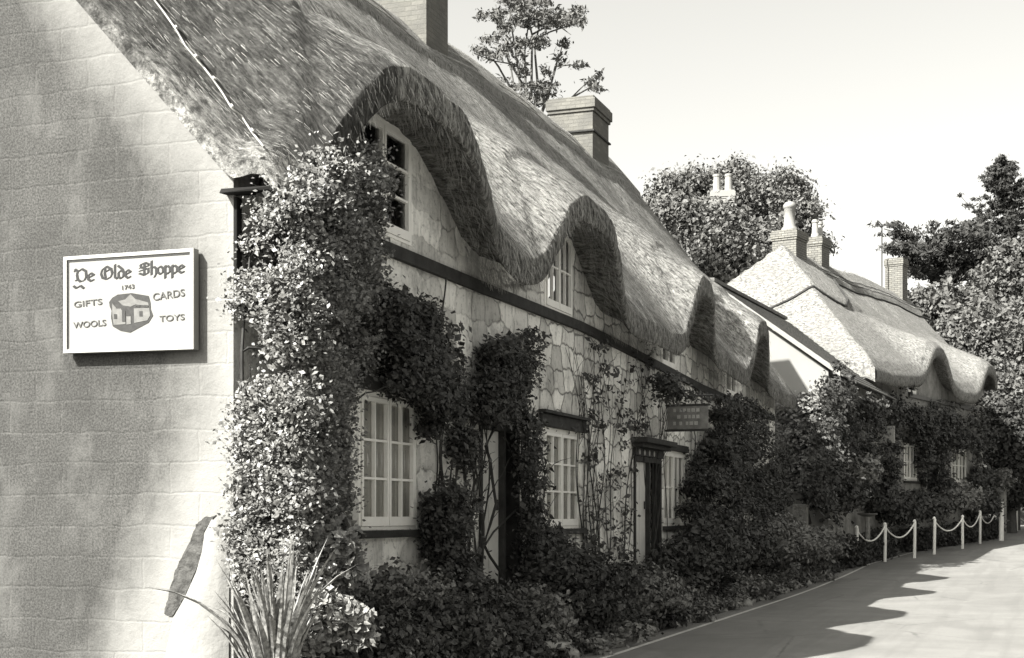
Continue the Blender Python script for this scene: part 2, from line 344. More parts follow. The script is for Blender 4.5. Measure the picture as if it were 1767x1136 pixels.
def window(house, X, y0, y1, z0, z1, cols, rows, label=None, curtain=True, sill=True, leafs=2, bar=.022, fr=.05, bottom=.09, proud=.0, name='window'):
    f = MB(); Y = X-.04+proud
    f.box((Y-.06, y0, z0), (Y, y0+fr, z1)); f.box((Y-.06, y1-fr, z0), (Y, y1, z1)); f.box((Y-.06, y0+fr, z1-fr), (Y, y1-fr, z1)); f.box((Y-.06, y0+fr, z0), (Y, y1-fr, z0+.03))
    fo = f.build(name, M['sash'], house)
    if label: fo['label'] = label
    wl = (y1-y0-2*fr)/leafs
    for k in range(leafs):
        a = y0+fr+k*wl+.008; b = a+wl-.016; s = MB(); X0, X1 = Y-.045, Y+.012
        s.box((X0, a, z0+.034), (X1, b, z0+.03+bottom)); s.box((X0, a, z1-fr-.045), (X1, b, z1-fr-.004))
        s.box((X0, a, z0+.03+bottom), (X1, a+.035, z1-fr-.045)); s.box((X0, b-.035, z0+.03+bottom), (X1, b, z1-fr-.045))
        n = max(1, cols//leafs)
        for i in range(1, n): yy = a+.035+(b-a-.07)*i/n; s.box((X0+.01, yy-bar/2, z0+.03+bottom), (X1-.006, yy+bar/2, z1-fr-.045))
        for i in range(1, rows): zz = z0+.03+bottom+(z1-z0-fr-.075-bottom)*i/rows; s.box((X0+.012, a+.035, zz-bar/2), (X1-.009, b-.035, zz+bar/2))
        s.build('sash', M['sash'], fo)
    p = MB(); p.add([(Y-.028, y0+fr, z0+.04), (Y-.028, y1-fr, z0+.04), (Y-.028, y1-fr, z1-fr), (Y-.028, y0+fr, z1-fr)], [(0, 1, 2, 3)]); p.build('pane', M['glass'], fo)
    if curtain:
        for side in (0, 1):
            n = 26; wd = (y1-y0)*.465; y_ = y0+.03 if side == 0 else y1-.03-wd
            pts = []
            for i in range(n):
                yy = y_+wd*i/(n-1); xx = Y-.040+.004*math.sin(i*1.5+side)
                sw = 1 if side == 0 else -1
                pts.append([(xx, yy, z0+.02), (xx+.01, yy-(0), (z0+z1)/2), (xx, yy, z1-.02)])
            gridmesh('curtain', np.array(pts), M['curtain'], fo)
    if sill: MB().box((X-.1, y0-.08, z0-.075), (X+.07, y1+.1, z0-.006)).build('window_sill', M['timber'], fo, bevel=.006)
    return fo
# ------------------------------------------------------------------ the near thatched cottage
DORM = [(2.55, 1.68, 1.15), (7.6, 1.5, 1.2), (13.9, .95, 1.15), (19.2, .88, 1.15)]
LY = 23.75
def ridgez(y): return EYE+7.55+.042*y+.04*math.sin(y*.9)
def humpy(y):
    h = 0
    for yc, wd, am in DORM: h = max(h, am*math.exp(-(abs(y-yc)/wd)**3.5))
    return h
def ztop(x, y):
    t = (.45-x)/4.45; e = EYE+2.82; z = lerp(e, ridgez(y), t) if x >= -4 else lerp(e, ridgez(y), (8.45+x)/4.45)
    z += .12*math.sin(math.pi*min(1, max(0, t)))+.03*math.sin(y*1.3+x)+.05*math.sin(y*.45+1)
    if x >= -4:
        h = humpy(y)
        L = 2.7; k = max(0, 1-(.45-x)/L); z += h*(k**1.25)
        # the hood's lower course steps down a little
        edge = .45-.75*min(1, h/.9); s_ = ss((x-edge)/.07); z -= .075*s_*ss(h/.25)
        z -= .03*ss((x-.3)/.15)
    return z-vdrop(y, x)
def th0(x, y): return lerp(.82, .31, max(ss((x+.5)/.95)*ss((y-.1)/1.1), .62*ss((x+.02)/.35)))
def vdrop(y, x=-4): return th0(x, y)*.72*(1-ss((y+.1)/1.1))
def thick(x, y=5.): return th0(x, y)-vdrop(y, x)
def zund(x, y): return ztop(x, y)-thick(x, y)
cot = empty('thatched_cottage', (0, 0, 0), 0, 'long stone cottage row under one thatched roof with eyebrow dormers, nearest the camera', 'cottage')
def noise3(x, y, z): return mnoise.noise(Vector((x, y, z)))
def roofA():
    ys = np.arange(-.10, LY+.2, .085); rows = []
    xs_top = np.concatenate([np.linspace(-8.5, -4, 14)[:-1], np.linspace(-4, .43, 61), [.448]])
    for y in ys:
        row = []
        endf = min(1, max(0, (y+.10)/.22)) if y < .5 else min(1, max(0, (LY+.12-y)/.22))
        rnd = .10*(1-math.sqrt(1-(1-endf)**2))
        for x in xs_top: row.append((x, y, ztop(x, y)-rnd+.045*noise3(x*2.3, y*2.3, 0)+.016*noise3(x*5, y*16, 2)))
        b = .03*noise3(y*7, 0, 5)
        tp = row[-1]
        for q in (.05, .5, .95): row.append((.455+.02*math.sin(q*3)+b, y, lerp(tp[2], zund(.45, y), q)))
        row.append((.44+b, y, zund(.45, y))); 
        for x in (.3, .15, 0, -.2, -.5, -1, -2, -3, -4, -5, -6, -7, -8.45): row.append((x, y, (zund(x, y) if x > -3.6 else ztop(x, y)-.82+vdrop(y))+(.03*noise3(x*4, y*6, 7) if x > -.3 else 0)))
        hh = humpy(y)/1.15; row = [(a+.12*hh*max(0, (a+4)/4.45)**4, b, c) for a, b, c in row]
        rows.append(row+[row[0]])
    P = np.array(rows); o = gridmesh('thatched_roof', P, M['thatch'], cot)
    return P
PR = roofA()
# end caps of thatch
for j, nm in ((0, 'verge'), (-1, 'verge')):
    r = PR[j][:-1]; nt_ = 75; top = r[:nt_]; bot = r[nt_+3:]
    mb = MB(); pts = [tuple(p) for p in r]
    ctr = []
    for i in range(0, nt_-1):
        a, b = top[i], top[i+1]
        fa = ztop(a[0], a[1])-thick(a[0], a[1]) if a[0] > -3.6 else ztop(a[0], a[1])-.82+vdrop(a[1])
        fb = ztop(b[0], b[1])-thick(b[0], b[1]) if b[0] > -3.6 else ztop(b[0], b[1])-.82+vdrop(b[1])
        mb.add([tuple(a), tuple(b), (b[0], b[1], fb-.02), (a[0], a[1], fa-.02)], [(0, 1, 2, 3)])
    a = top[-1]; mb.add([tuple(a), tuple(r[nt_]), tuple(r[nt_+1]), tuple(r[nt_+2]), tuple(r[nt_+3])], [(0, 1, 2, 3, 4)])
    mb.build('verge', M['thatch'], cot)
# straw ends lying on the slope
def straw(n, yr, xr, z_of, size, mat, parent, name='straw_ends', weight=True, slope=None):
    out_ = []; 
    while len(out_) < n:
        y = random.uniform(*yr); x = random.uniform(*xr)
        if weight and random.random() > (10.0/(10.0+y))**1.6: continue
        if y+.22*-x < 2.0 and random.random() < .9: continue
        e = .03; z = z_of(x, y); dx = (z_of(x-e, y)-z)/e; dy = (z_of(x, y+e)-z)/e
        nrm = Vector((dx, -dy, 1)).normalized(); d = Vector((1, random.gauss(0, .3), -dx)).normalized()
        d = (d+nrm*random.uniform(-.01, .07)).normalized(); s = d.cross(nrm).normalized()
        L = random.uniform(.5, 1.3)*size; wd = random.uniform(.5, 1.2)*size*.022*(1+y*.04)
        hh = .12*humpy(y)/1.15*max(0, (x+4)/4.45)**4 if z_of is ztop else 0; p = Vector((x+hh, y, z))+nrm*.008
        out_.append((p-s*wd, p+s*wd, p+d*L+s*wd*.5, p+d*L-s*wd*.5))
    return npmesh(name, np.array([[tuple(q) for q in o] for o in out_]), 4, mat, parent)
s_ = straw(95000, (-.08, LY), (-3.95, .42), ztop, .10, M['straw'], cot); s_['kind'] = 'stuff'
# eave fringe
fr = []
for i in range(9000):
    y = random.uniform(-.08, LY) if i % 3 else random.uniform(-.08, 9); x = .45+random.uniform(-.35, .07); z = zund(.45, y)+ (0.02 if x < .4 else random.uniform(0, .35))
    d = Vector((random.uniform(.1, .6), random.gauss(0, .35), -1)).normalized(); L = random.uniform(.03, .12); s = Vector((0, 1, 0))*random.uniform(.004, .010); p = Vector((x+.12*humpy(y)/1.15, y, z))
    fr.append([tuple(p-s), tuple(p+s), tuple(p+d*L+s*.4), tuple(p+d*L-s*.4)])
o = npmesh('eave_fringe', np.array(fr), 4, M['straw'], cot); o['kind'] = 'stuff'
# ridge cap
def ridgecap():
    ys = np.arange(-.14, LY+.2, .1); rows = []
    for y in ys:
        sc = .10*abs(math.sin(y*math.pi/1.1)); row = []
        for x in (-4.75-sc*.7, -4.73-sc*.7, -4.4, -4.12, -4, -3.88, -3.6, -3.27+sc*.7, -3.25+sc*.7):
            lift = .0 if x in (-4.75-sc*.7, -3.25+sc*.7) else .075
            zz = ztop(x, y)+lift+(-.04 if lift == 0 else 0)+.02*noise3(x*5, y*9, 3)
            if abs(x+4) < .05: zz -= .02
            row.append((x, y, zz))
        rows.append(row)
    gridmesh('ridge_cap', np.array(rows), M['ridge'], cot)
    lg = MB()
    for xx in (-3.42, -3.62):
        lg.tube([(xx+.04*math.sin(i), -.1+i*.5, ztop(xx, -.1+i*.5)+.095) for i in range(49)], .012, 5)
    lg.build('ridge_rods', M['straw'], cot)
ridgecap()
# hazel rod pinned along the near verge, with little spars
def roofhit(u, v):
    d = _ray(u, v); t = 9.
    while t < 20:
        p = C0+d*t
        if p.z < ztop(min(.45, p.x), p.y)+.02 and -.1 < p.y: break
        t += .01
    return p
rod = MB(); pts = [roofhit(u, v)+Vector((0, 0, .02)) for u, v in [(232, -50), (250, -22), (265, 2), (283, 26), (303, 54), (320, 84), (337, 104), (351, 120), (368, 142), (384, 165), (399, 190), (417, 205), (434, 232), (455, 258)]]
rod.tube(pts, .008, 6)
for i in range(2, 13, 2):
    p = Vector(pts[i]); rod.tube([p+Vector((.05, -.06, -.02)), p+Vector((0, 0, .02)), p+Vector((-.03, .07, .0))], .011, 5)
rod.build('verge_rod', plain('hazel rod', .30, .8, .1, .4, 12), cot)
WIN = []   # y0,y1,z0,z1
def rect(u0, u1, v0, v1, um=None):
    a = onx(u0, v1); b = onx(u1, v1); t = onx((u0+u1)/2, v0); m_ = onx((u0+u1)/2, v1); return (a.y, b.y, m_.z, t.z)
W1 = rect(619, 719, 680, 914); W2 = rect(940, 1001, 742, 912); W3 = rect(1145, 1182, 779, 907); W4 = rect(1240, 1272, 800, 902)
D1W = (2.0, 3.27, 4.10, 5.16); D2W = (7.28, 8.40, 4.06, 5.12); D3W = (13.1, 14.1, 3.90, 4.85); D4W = (18.2, 19.2, 3.84, 4.7)
y0 = onx(826, 900).y; y1 = onx(893, 900).y; DO1 = (y0, y1, .66, 2.53); y2 = onx(1093, 900).y; y3 = onx(1139, 900).y; DO2 = (y2, y3, .70, 2.40)
mb = MB(); wall_rects(mb, 0, LY, -.3, lambda y: zund(0, y)+.06, [W1, W2, W3, W4, D1W, D2W, D3W, D4W, DO1, DO2]); mb.build('front_wall', M['front'], cot)
mb = MB(); mb2 = MB(); n = 30; xs = np.linspace(-8, 0, n)
for a, b in zip(xs[:-1], xs[1:]): 
    f = lambda x: (ztop(x, 0)-thick(x, 0) if x > -3.6 else ztop(x, 0)-.82+vdrop(0))+.05
    mb.add([(a, 0, -.6), (b, 0, -.6), (b, 0, f(b)), (a, 0, f(a))], [(0, 1, 2, 3)]); mb2.add([(a, LY, -.3), (b, LY, -.3), (b, LY, f(b)), (a, LY, f(a))], [(3, 2, 1, 0)])
mb.build('gable_wall', M['gable'], cot); mb2.build('gable_wall', M['gable'], cot)
MB().add([(-8, 0, -.3), (-8, LY, -.3), (-8, LY, 4.5), (-8, 0, 4.5)], [(3, 2, 1, 0)]).build('back_wall', M['front'], cot)
mb = MB(); mb.box((.004, .004, 3.1), (.03, .08, 3.9), .006); mb.build('corner_post', M['dark'], cot, bevel=.01)  # narrow near-black strip on the front wall at the near corner
# wall plate, lintels
mb = MB(); pl = [(.4, 4.03), (3, 4.04), (5.2, 4.04), (8.7, 4.06), (10.4, 4.02), (16, 3.85), (23.4, 3.78)]
for (a, za), (b, zb) in zip(pl[:-1], pl[1:]):
    zc = [(za-.13, za-.01), (zb-.13, zb-.01)]
    mb.add([(-.03, a, zc[0][0]), (.06, a, zc[0][0]), (.06, a, zc[0][1]), (-.03, a, zc[0][1]), (-.03, b, zc[1][0]), (.06, b, zc[1][0]), (.06, b, zc[1][1]), (-.03, b, zc[1][1])], [(0, 1, 2, 3), (7, 6, 5, 4), (0, 4, 5, 1), (1, 5, 6, 2), (2, 6, 7, 3), (3, 7, 4, 0)])
mb.build('wall_plate', M['timber'], cot)
# tie-beam end and bracket under the eave at the near corner
mb = MB(); mb.box((-.05, -.10, EYE+2.41), (.44, .05, EYE+2.44), .008); mb.build('eave_bracket', M['dark'], cot)
window(cot, 0, *W1, 4, 3, 'tall casement window with drawn curtains', proud=.035)
window(cot, 0, *W2, 4, 3, proud=.02); window(cot, 0, *W3, 4, 2, proud=.02, leafs=2); window(cot, 0, *W4, 4, 2, proud=.02)
window(cot, 0, *D1W, 2, 3, curtain=False, sill=False, proud=.05); window(cot, 0, *D2W, 4, 2, curtain=False, sill=False, proud=.05)
window(cot, 0, *D3W, 2, 2, curtain=False, sill=False, proud=.04); window(cot, 0, *D4W, 2, 2, curtain=False, sill=False, proud=.04)
for r, h, e in ((W1, .13, .12), (W2, .16, .22), (W3, .11, .12), (W4, .1, .1)):
    MB().box((-.02, r[0]-e, r[3]+.003), (.05, r[1]+e*.6, r[3]+h), .006).build('lintel', M['timber'], cot, bevel=.008)
MB().box((-.02, W2[0]-.25, W2[3]+.164), (.10, W2[1]+.16, W2[3]+.20)).build('drip_board', M['timber'], cot)
# doorways
def doorway(D, split, label):
    y0, y1, z0, z1 = D; ym = lerp(y0, y1, split)
    f = MB(); f.box((-.12, y0+.002, z0), (.03, y0+.06, z1)); f.box((-.12, ym-.0, z0), (.035, ym+.07, z1)); f.box((-.12, y1-.07, z0), (.03, y1-.002, z1)); f.box((-.12, y0+.06, z1-.08), (.032, y1-.07, z1-.002))
    fo = f.build('door_frame', M['timber'], cot, bevel=.004); fo['label'] = label
    d = MB(); n = 4
    for i in range(n):
        a = y0+.065+(ym-y0-.07)*i/n; d.box((-.07, a, z0+.01), (-.03 if i % 2 else -.026, a+(ym-y0-.07)/n-.006, z1-.085))
    do = d.build('door', M['door'], fo)
    MB().box((-.028, ym-.1, z0+.9), (.0, ym-.07, z0+1.02)).build('handle', M['metal'], do)
    MB().box((-.9, y0, z0-.1), (.28, y1, z0-.004), .01).build('door_step', M['rock'], fo)
doorway(DO1, .56, 'doorway with white planked door leaf beside dark opening'); doorway(DO2, .5, 'doorway under a lettered board')
mb = MB(); y0, y1, z0, z1 = DO2; mb.box((.0, y0-.15, z1+.19), (.26, y1+.12, z1+.27)); mb.box((.0, y0-.1, z1+.125), (.17, y1+.08, z1+.189)); mb.build('door_hood', M['timber'], cot, bevel=.01)
mb = MB(); mb.box((.0, y0-.04, z1+.005), (.05, y1+.04, z1+.12)); fb = mb.build('name_board', M['timber'], cot)
for i in range(4):
    a = y0+.18+i*.29; MB().lathe((0, 0, 0), [(.05, 0), (.05, .012)], 10)
    q = MB(); q.M = Matrix.Translation((.05, a, z1+.062)) @ Matrix.Rotation(math.pi/2, 4, 'Y'); q.lathe((0, 0, 0), [(.045, 0), (.045, .004)], 10); q.build('lettering', M['ink4'], fb)
# chimneys of the near cottage
def chimney(parent, cx, cy, wx, wy, z0, z1, mat, pots=0, potm=None, cap=.05, poth=.5, name='chimney'):
    mb = MB(); mb.box((cx-wx/2, cy-wy/2, z0), (cx+wx/2, cy+wy/2, z1-.34)); e = cap
    mb.box((cx-wx/2-e*.5, cy-wy/2-e*.5, z1-.339), (cx+wx/2+e*.5, cy+wy/2+e*.5, z1-.27)); mb.box((cx-wx/2-e, cy-wy/2-e, z1-.269), (cx+wx/2+e, cy+wy/2+e, z1-.06)); mb.box((cx-wx/2-e*.4, cy-wy/2-e*.4, z1-.059), (cx+wx/2+e*.4, cy+wy/2+e*.4, z1))
    o = mb.build(name, mat, parent, bevel=.008)
    for i in range(pots):
        yy = cy+(i-(pots-1)/2)*wy*.55
        q = MB(); q.lathe((cx, yy, z1), [(.15, 0), (.14, .08), (.12, .14), (.10, poth*.8), (.125, poth*.84), (.125, poth*.93), (.1, poth*.94), (.1, poth)], 14); q.build('chimney_pot', potm or M['pot'], o, smooth=False)
    return o
chimney(cot, -4.0, 12.2, 1.0, .9, 8.2, 11.4, M['brick'], 2, cap=.05)
chimney(cot, -4.0, 21.55, 1.0, 1.25, 8.2, 10.72, M['brick'], 0, cap=.07)
mb = MB(); mb.box((-4.54, 20.87, 9.93), (-3.46, 22.23, 9.965)); mb.build('chimney_band', M['timber'], cot)
# ------------------------------------------------------------------ hanging board on the gable
sp_ = [ony(124, 447), ony(348, 432), ony(344, 605), ony(122, 612)]
sx0 = (sp_[0].x+sp_[3].x)/2; sx1 = (sp_[1].x+sp_[2].x)/2; zt0, zt1 = sp_[0].z, sp_[1].z; zb0, zb1 = sp_[3].z, sp_[2].z
SGN = empty('shop_sign', ((sx0+sx1)/2, -.05, zb0), 0, 'white framed board lettered Ye Olde Shoppe on the pale gable wall', 'sign')
SL = Vector(SGN.location)
def SP(u, v, dy):   # u,v in 0..1 from the top left of the board
    x = lerp(sx0, sx1, u); z = lerp(lerp(zt0, zt1, u), lerp(zb0, zb1, u), v); return Vector((x, -.085-dy, z))-SL
def spoly(pts, dy, th=.002): return [SP(u, v, dy) for u, v in pts]
mb = MB(); mb.prism(spoly([(0, 0), (1, 0), (1, 1), (0, 1)], 0), (0, .06, 0)); mb.build('board', M['board'], SGN)
mb = MB()
for p in ([(0, 0), (1, 0), (.975, .035), (.025, .035)], [(1, 0), (1, 1), (.975, .965), (.975, .035)], [(1, 1), (0, 1), (.025, .965), (.975, .965)], [(0, 1), (0, 0), (.025, .035), (.025, .965)]):
    mb.prism(spoly(p, .014), (0, .0139, 0))
mb.build('frame', M['white'], SGN)
mb = MB()
for p in ([(.03, .05), (.97, .05), (.97, .058), (.03, .058)], [(.03, .058), (.037, .058), (.037, .95), (.03, .95)]): mb.prism(spoly(p, .003), (0, .002, 0))
mb.build('border_line', M['ink3'], SGN)
for u_ in (.15, .85): mb = MB(); mb.box(tuple(SP(u_, .5, -.062)-Vector((.03, 0, .2))), tuple(SP(u_, .5, -.062)+Vector((.03, .027, .2)))); mb.build('batten', M['timber'], SGN)
GL = {'Y': (1.15, [[(0, 1.6), (.25, 1.35), (.18, .9), (.25, .3), (.5, .02)], [(.35, 1.35), (.62, 1.6), (.98, 1.3), (1.02, .6), (.82, .12), (.5, .02)], [(-.08, 1.3), (.1, 1.55)], [(.02, .15), (.3, .3)], [(-.12, -.5), (.12, -.78), (.5, -.5), (.8, -.85)]]),
 'e': (.62, [[(.3, 1), (.05, .75), (.05, .25), (.3, 0), (.58, .2)], [(.3, 1), (.55, .75), (.12, .48)]]),
 'O': (1.25, [[(.55, 1.6), (.1, 1.2), (0, .7), (.15, .2), (.55, 0)], [(.55, 1.6), (1., 1.25), (1.1, .7), (.95, .25), (.55, 0)], [(.42, 1.4), (.36, .8), (.45, .2)], [(.3, .85), (.85, 1.2)]]),
 'l': (.42, [[(.12, 1.75), (.12, .2), (.34, 0)]]),
 'd': (.68, [[(0, 1.6), (.45, 1.1), (.56, .7), (.5, .2), (.25, 0), (.05, .25), (.05, .75), (.3, 1), (.5, .8)]]),
 'S': (1.1, [[(.95, 1.35), (.6, 1.6), (.12, 1.35), (.2, 1.), (.88, .72), (.9, .28), (.5, 0), (.02, .25)], [(.05, .95), (.95, 1.18)], [(.02, .55), (.95, .85)], [(.5, 1.5), (.5, .1)]]),
 'h': (.66, [[(.1, 1.75), (.1, 0)], [(.1, .8), (.35, 1), (.55, .75), (.55, .1), (.38, -.35)]]),
 'o': (.66, [[(.3, 1), (.05, .75), (.05, .25), (.3, 0), (.55, .25), (.55, .75), (.3, 1)]]),
 'p': (.68, [[(.1, 1.05), (.1, -.55)], [(.1, .8), (.35, 1), (.56, .75), (.56, .25), (.3, 0), (.1, .15)]])}
def black(word, u0, v0, h, wtot):
    tot = sum(GL[c][0] for c in word); sx = wtot/tot; mb = MB(); x = 0; k = 0
    nib = Vector((.105, .085))
    for c in word:
        w_, st_ = GL[c]
        for s in st_:
            for a, b in zip(s[:-1], s[1:]):
                k += 1; A = Vector((x+a[0], a[1])); B = Vector((x+b[0], b[1]))
                d_ = (B-A).normalized(); A2 = A-d_*.02; B2 = B+d_*.02
                t = nib if abs(d_.cross(nib.normalized())) > .35 else Vector((-nib.y, nib.x))*.45
                q = [A2-t, B2-t, B2+t, A2+t]
                mb.prism([SP(u0+p.x*sx, v0-p.y*h, .0035+k*.00004) for p in q], (0, .002, 0))
        x += w_
    return mb
black('Ye', .085, .265, .082, .155).build('lettering', M['ink'], SGN)
black('Olde', .29, .255, .082, .235).build('lettering', M['ink'], SGN)
black('Shoppe', .585, .235, .078, .345).build('lettering', M['ink'], SGN)
def small(txt, u, v, h, wd, rot, name='lettering'):
    c = bpy.data.curves.new(name, 'FONT'); c.body = txt; c.size = 1; c.extrude = .002; c.offset = .002
    o = bpy.data.objects.new(name, c); COL.objects.link(o); c.materials.append(M['ink2']); o.parent = SGN
    o.location = SP(u, v, .004); bpy.context.view_layer.update()
    me = bpy.data.meshes.new_from_object(o.evaluated_get(bpy.context.evaluated_depsgraph_get())); bpy.data.objects.remove(o); o = link(name, me, None, SGN); o.location = SP(u, v, .004)
    if not me.materials: me.materials.append(M['ink2'])
    bpy.context.view_layer.update()
    sc_h = h/.70; o.scale = (wd/max(.01, o.dimensions.x), sc_h, 1); o.rotation_euler = (math.pi/2, rot, 0)
small('1743', .445, .375, .033, .11, -.06); small('GIFTS', .075, .53, .045, .26, -.05); small('CARDS', .69, .50, .055, .28, -.08); small('WOOLS', .075, .745, .047, .30, -.03); small('TOYS', .74, .715, .045, .22, -.03)
def zc(x, y):  # from the enlarged view of the sign to board coordinates
    u = (x-lerp(75, 60, (y-150)/885))/1195; ty = lerp(150, 60, u); by = lerp(1035, 985, u); return (u, (y-ty)/(by-ty))
def zpoly(mb, pts, dy): mb.prism([SP(*zc(*p), dy) for p in pts], (0, .002, 0))
emb = MB(); zpoly(emb, [(490, 560), (520, 520), (570, 490), (700, 475), (855, 500), (870, 560), (872, 620), (892, 680), (850, 745), (740, 805), (680, 838), (590, 822), (520, 782), (505, 700), (512, 640), (495, 600)], .003)
eo = emb.build('emblem', M['ink3'], SGN)
emb = MB(); zpoly(emb, [(575, 550), (640, 535), (690, 485), (735, 530), (850, 560), (855, 590), (735, 580), (690, 600), (620, 590)], .0046); zpoly(emb, [(520, 570), (560, 620), (600, 620), (640, 700), (640, 760), (530, 770), (520, 680)], .0050)
zpoly(emb, [(720, 615), (860, 610), (868, 680), (840, 725), (720, 750)], .0054); zpoly(emb, [(650, 690), (690, 690), (690, 760), (650, 765)], .0058); emb.build('emblem_house', M['pale'], eo)
emb = MB(); 
for p in ([(735, 578), (775, 584), (775, 604), (735, 598)], [(815, 582), (850, 585), (850, 606), (815, 602)], [(535, 670), (565, 670), (565, 715), (535, 715)], [(610, 640), (640, 640), (640, 740), (610, 740)], [(770, 640), (800, 640), (800, 690), (770, 690)]): zpoly(emb, p, .0066)
emb.build('emblem_windows', M['ink3'], eo)
# whitewashed buttress stone at the foot of the gable
def blob(name, c, r, mat, parent=None, seed=0, amp=.18, fr=2.2, n=20, sub=None):
    rows = []
    for i in range(n+1):
        ph = math.pi*i/n; row = []
        for j in range(2*n+1):
            t = 2*math.pi*(j % (2*n))/(2*n); d = Vector((math.sin(ph)*math.cos(t), math.sin(ph)*math.sin(t), math.cos(ph)))
            k = 1+amp*mnoise.noise(d*fr+Vector((seed*7.3, seed, 0)))+amp*.4*mnoise.noise(d*fr*3+Vector((seed*3.3, seed, 0)))
            row.append((c[0]+d.x*r[0]*k, c[1]+d.y*r[1]*k, c[2]+d.z*r[2]*k))
        rows.append(row)
    return gridmesh(name, np.array(rows), mat, parent)
bt = []
prof = [(-.9, 280, 396), (.0, 281, 396), (.4, 287, 397), (.71, 300, 397), (.87, 320, 397), (1.07, 340, 397), (1.23, 350, 396), (1.37, 354, 395), (1.47, 366, 391)]
rows = []
for z, ul, ur in prof:
    v = HOR-(z-EYE)/11.2*FPX; xl = ony(ul, v).x; xr = ony(ur, v).x; row = []
    pr = .09*(1-max(0, z)/1.55)+.03
    for t in np.linspace(0, 1, 15): row.append((lerp(xl, xr, t), -pr*math.sin(math.pi*min(.98, max(.02, t)))**.6*(1+.15*noise3(t*4, z*3, 0))-.002, z))
    rows.append(row)
o = gridmesh('buttress_stone', np.array(rows), M['limewash']); tag(o, 'whitewashed rounded buttress at the foot of the gable wall corner', 'buttress')
# thin dark crescent laid on the wall to its left
mb = MB(); pl = [(338, 905), (352, 893), (372, 890), (362, 902), (352, 918), (350, 950), (338, 985), (318, 1030), (296, 1066), (283, 1060), (290, 1030), (302, 985), (318, 952), (330, 930)]
pj = []
for (a, b), (c, d) in zip(pl, pl[1:]+pl[:1]):
    for q in range(6): pj.append((lerp(a, c, q/6)+random.gauss(0, .8), lerp(b, d, q/6)+random.gauss(0, .8)))
mb.prism([ony(u, v, -.008) for u, v in pj], (0, .006, 0)); o = mb.build('worn_patch', plain('worn dark render', .07, .95, .05, .6, 14, .8, 20, .03), cot); o['label'] = 'dark patch where the wash has worn away'

#PART2
# ------------------------------------------------------------------ frames for the turned buildings
class Frame:
    def __init__(s, x, y, rz): s.o = Vector((x, y, 0)); s.r = rz; s.M = Matrix.Translation(s.o) @ Matrix.Rotation(rz, 4, 'Z'); s.I = s.M.inverted()
    def px(s, u, v, X=0., axis=0):
        """photo point onto the local plane x = X (axis 0) or y = X (axis 1), in local coordinates"""
        a = s.I @ C0; d = s.I.to_3x3() @ _ray(u, v); return a+d*((X-a[axis])/d[axis])
    def w(s, p): return s.M @ Vector(p)
# ---- white-gabled wing beyond the near cottage
FB = Frame(.72, 27.38, math.radians(-4)); gB = gz(.2, 29)
wing = empty('white_gabled_house', (FB.o.x, FB.o.y, 0), FB.r, 'small house with a bright white gable and tiled roof between the two thatched roofs', 'house')
EZ, RZ = 5.15, 7.45
mb = MB(); mb.add([(0, 0, -.2), (-6, 0, -.2), (-6, 0, EZ), (-3, 0, RZ), (0, 0, EZ)], [(0, 1, 2, 3, 4)][::-1]); mb.build('gable_wall', M['bright_wall'], wing)
mb = MB(); wb = [FB.px(1442, 700), FB.px(1490, 800)]
wall_rects(mb, 0, 7.8, -.2, lambda y: EZ, [(1.2, 2.3, 4.0, 4.9), (2.2, 3.2, 1.9, 3.0)]); mb.build('front_wall', M['grey_wall'], wing)
MB().add([(-6, 0, -.2), (-6, 7.8, -.2), (-6, 7.8, EZ), (-6, 0, EZ)], [(3, 2, 1, 0)]).build('back_wall', M['grey_wall'], wing)
window(wing, 0, 1.2, 2.3, 4.0, 4.9, 4, 2, curtain=False); window(wing, 0, 2.2, 3.2, 1.9, 3.0, 4, 2, curtain=False)
sl_ = (RZ-EZ)/3.
def slab(x0, z0, x1, z1, th): return [(x0, -.14, z0), (x1, -.14, z1), (x1, -.14, z1+th), (x0, -.14, z0+th)]
mb = MB(); nrow = 17
for i in range(nrow):   # courses of tiles stepping down the slope
    for sg in (1, -1):
        xa = -3+sg*(3.35*(i)/nrow); xb = -3+sg*(3.35*(i+1.25)/nrow); za = RZ+.10-sl_*abs(xa+3); zb = RZ+.10-sl_*abs(xb+3)+.02
        mb.prism([(xa, -.16, za), (xb, -.16, zb), (xb, -.16, zb+.035), (xa, -.16, za+.012)], (0, 8.1, 0))
mb.box((-3.1, -.17, RZ+.11), (-2.9, 7.95, RZ+.2)); mb.build('roof', M['slate'], wing)
mb = MB(); mb.prism([(.33, -.15, EZ-.18), (-3, -.15, RZ-.02), (-3, -.15, RZ+.12), (.33, -.15, EZ-.04)], (0, -.03, 0)); mb.prism([(-6.33, -.15, EZ-.18), (-3, -.15, RZ-.02), (-3, -.15, RZ+.12), (-6.33, -.15, EZ-.04)], (0, -.03, 0)); mb.build('barge_board', M['bright_wall'], wing)
mb = MB(); mb.box((.24, -.14, EZ-.2), (.32, 7.9, EZ-.1)); mb.build('gutter', M['metal'], wing)
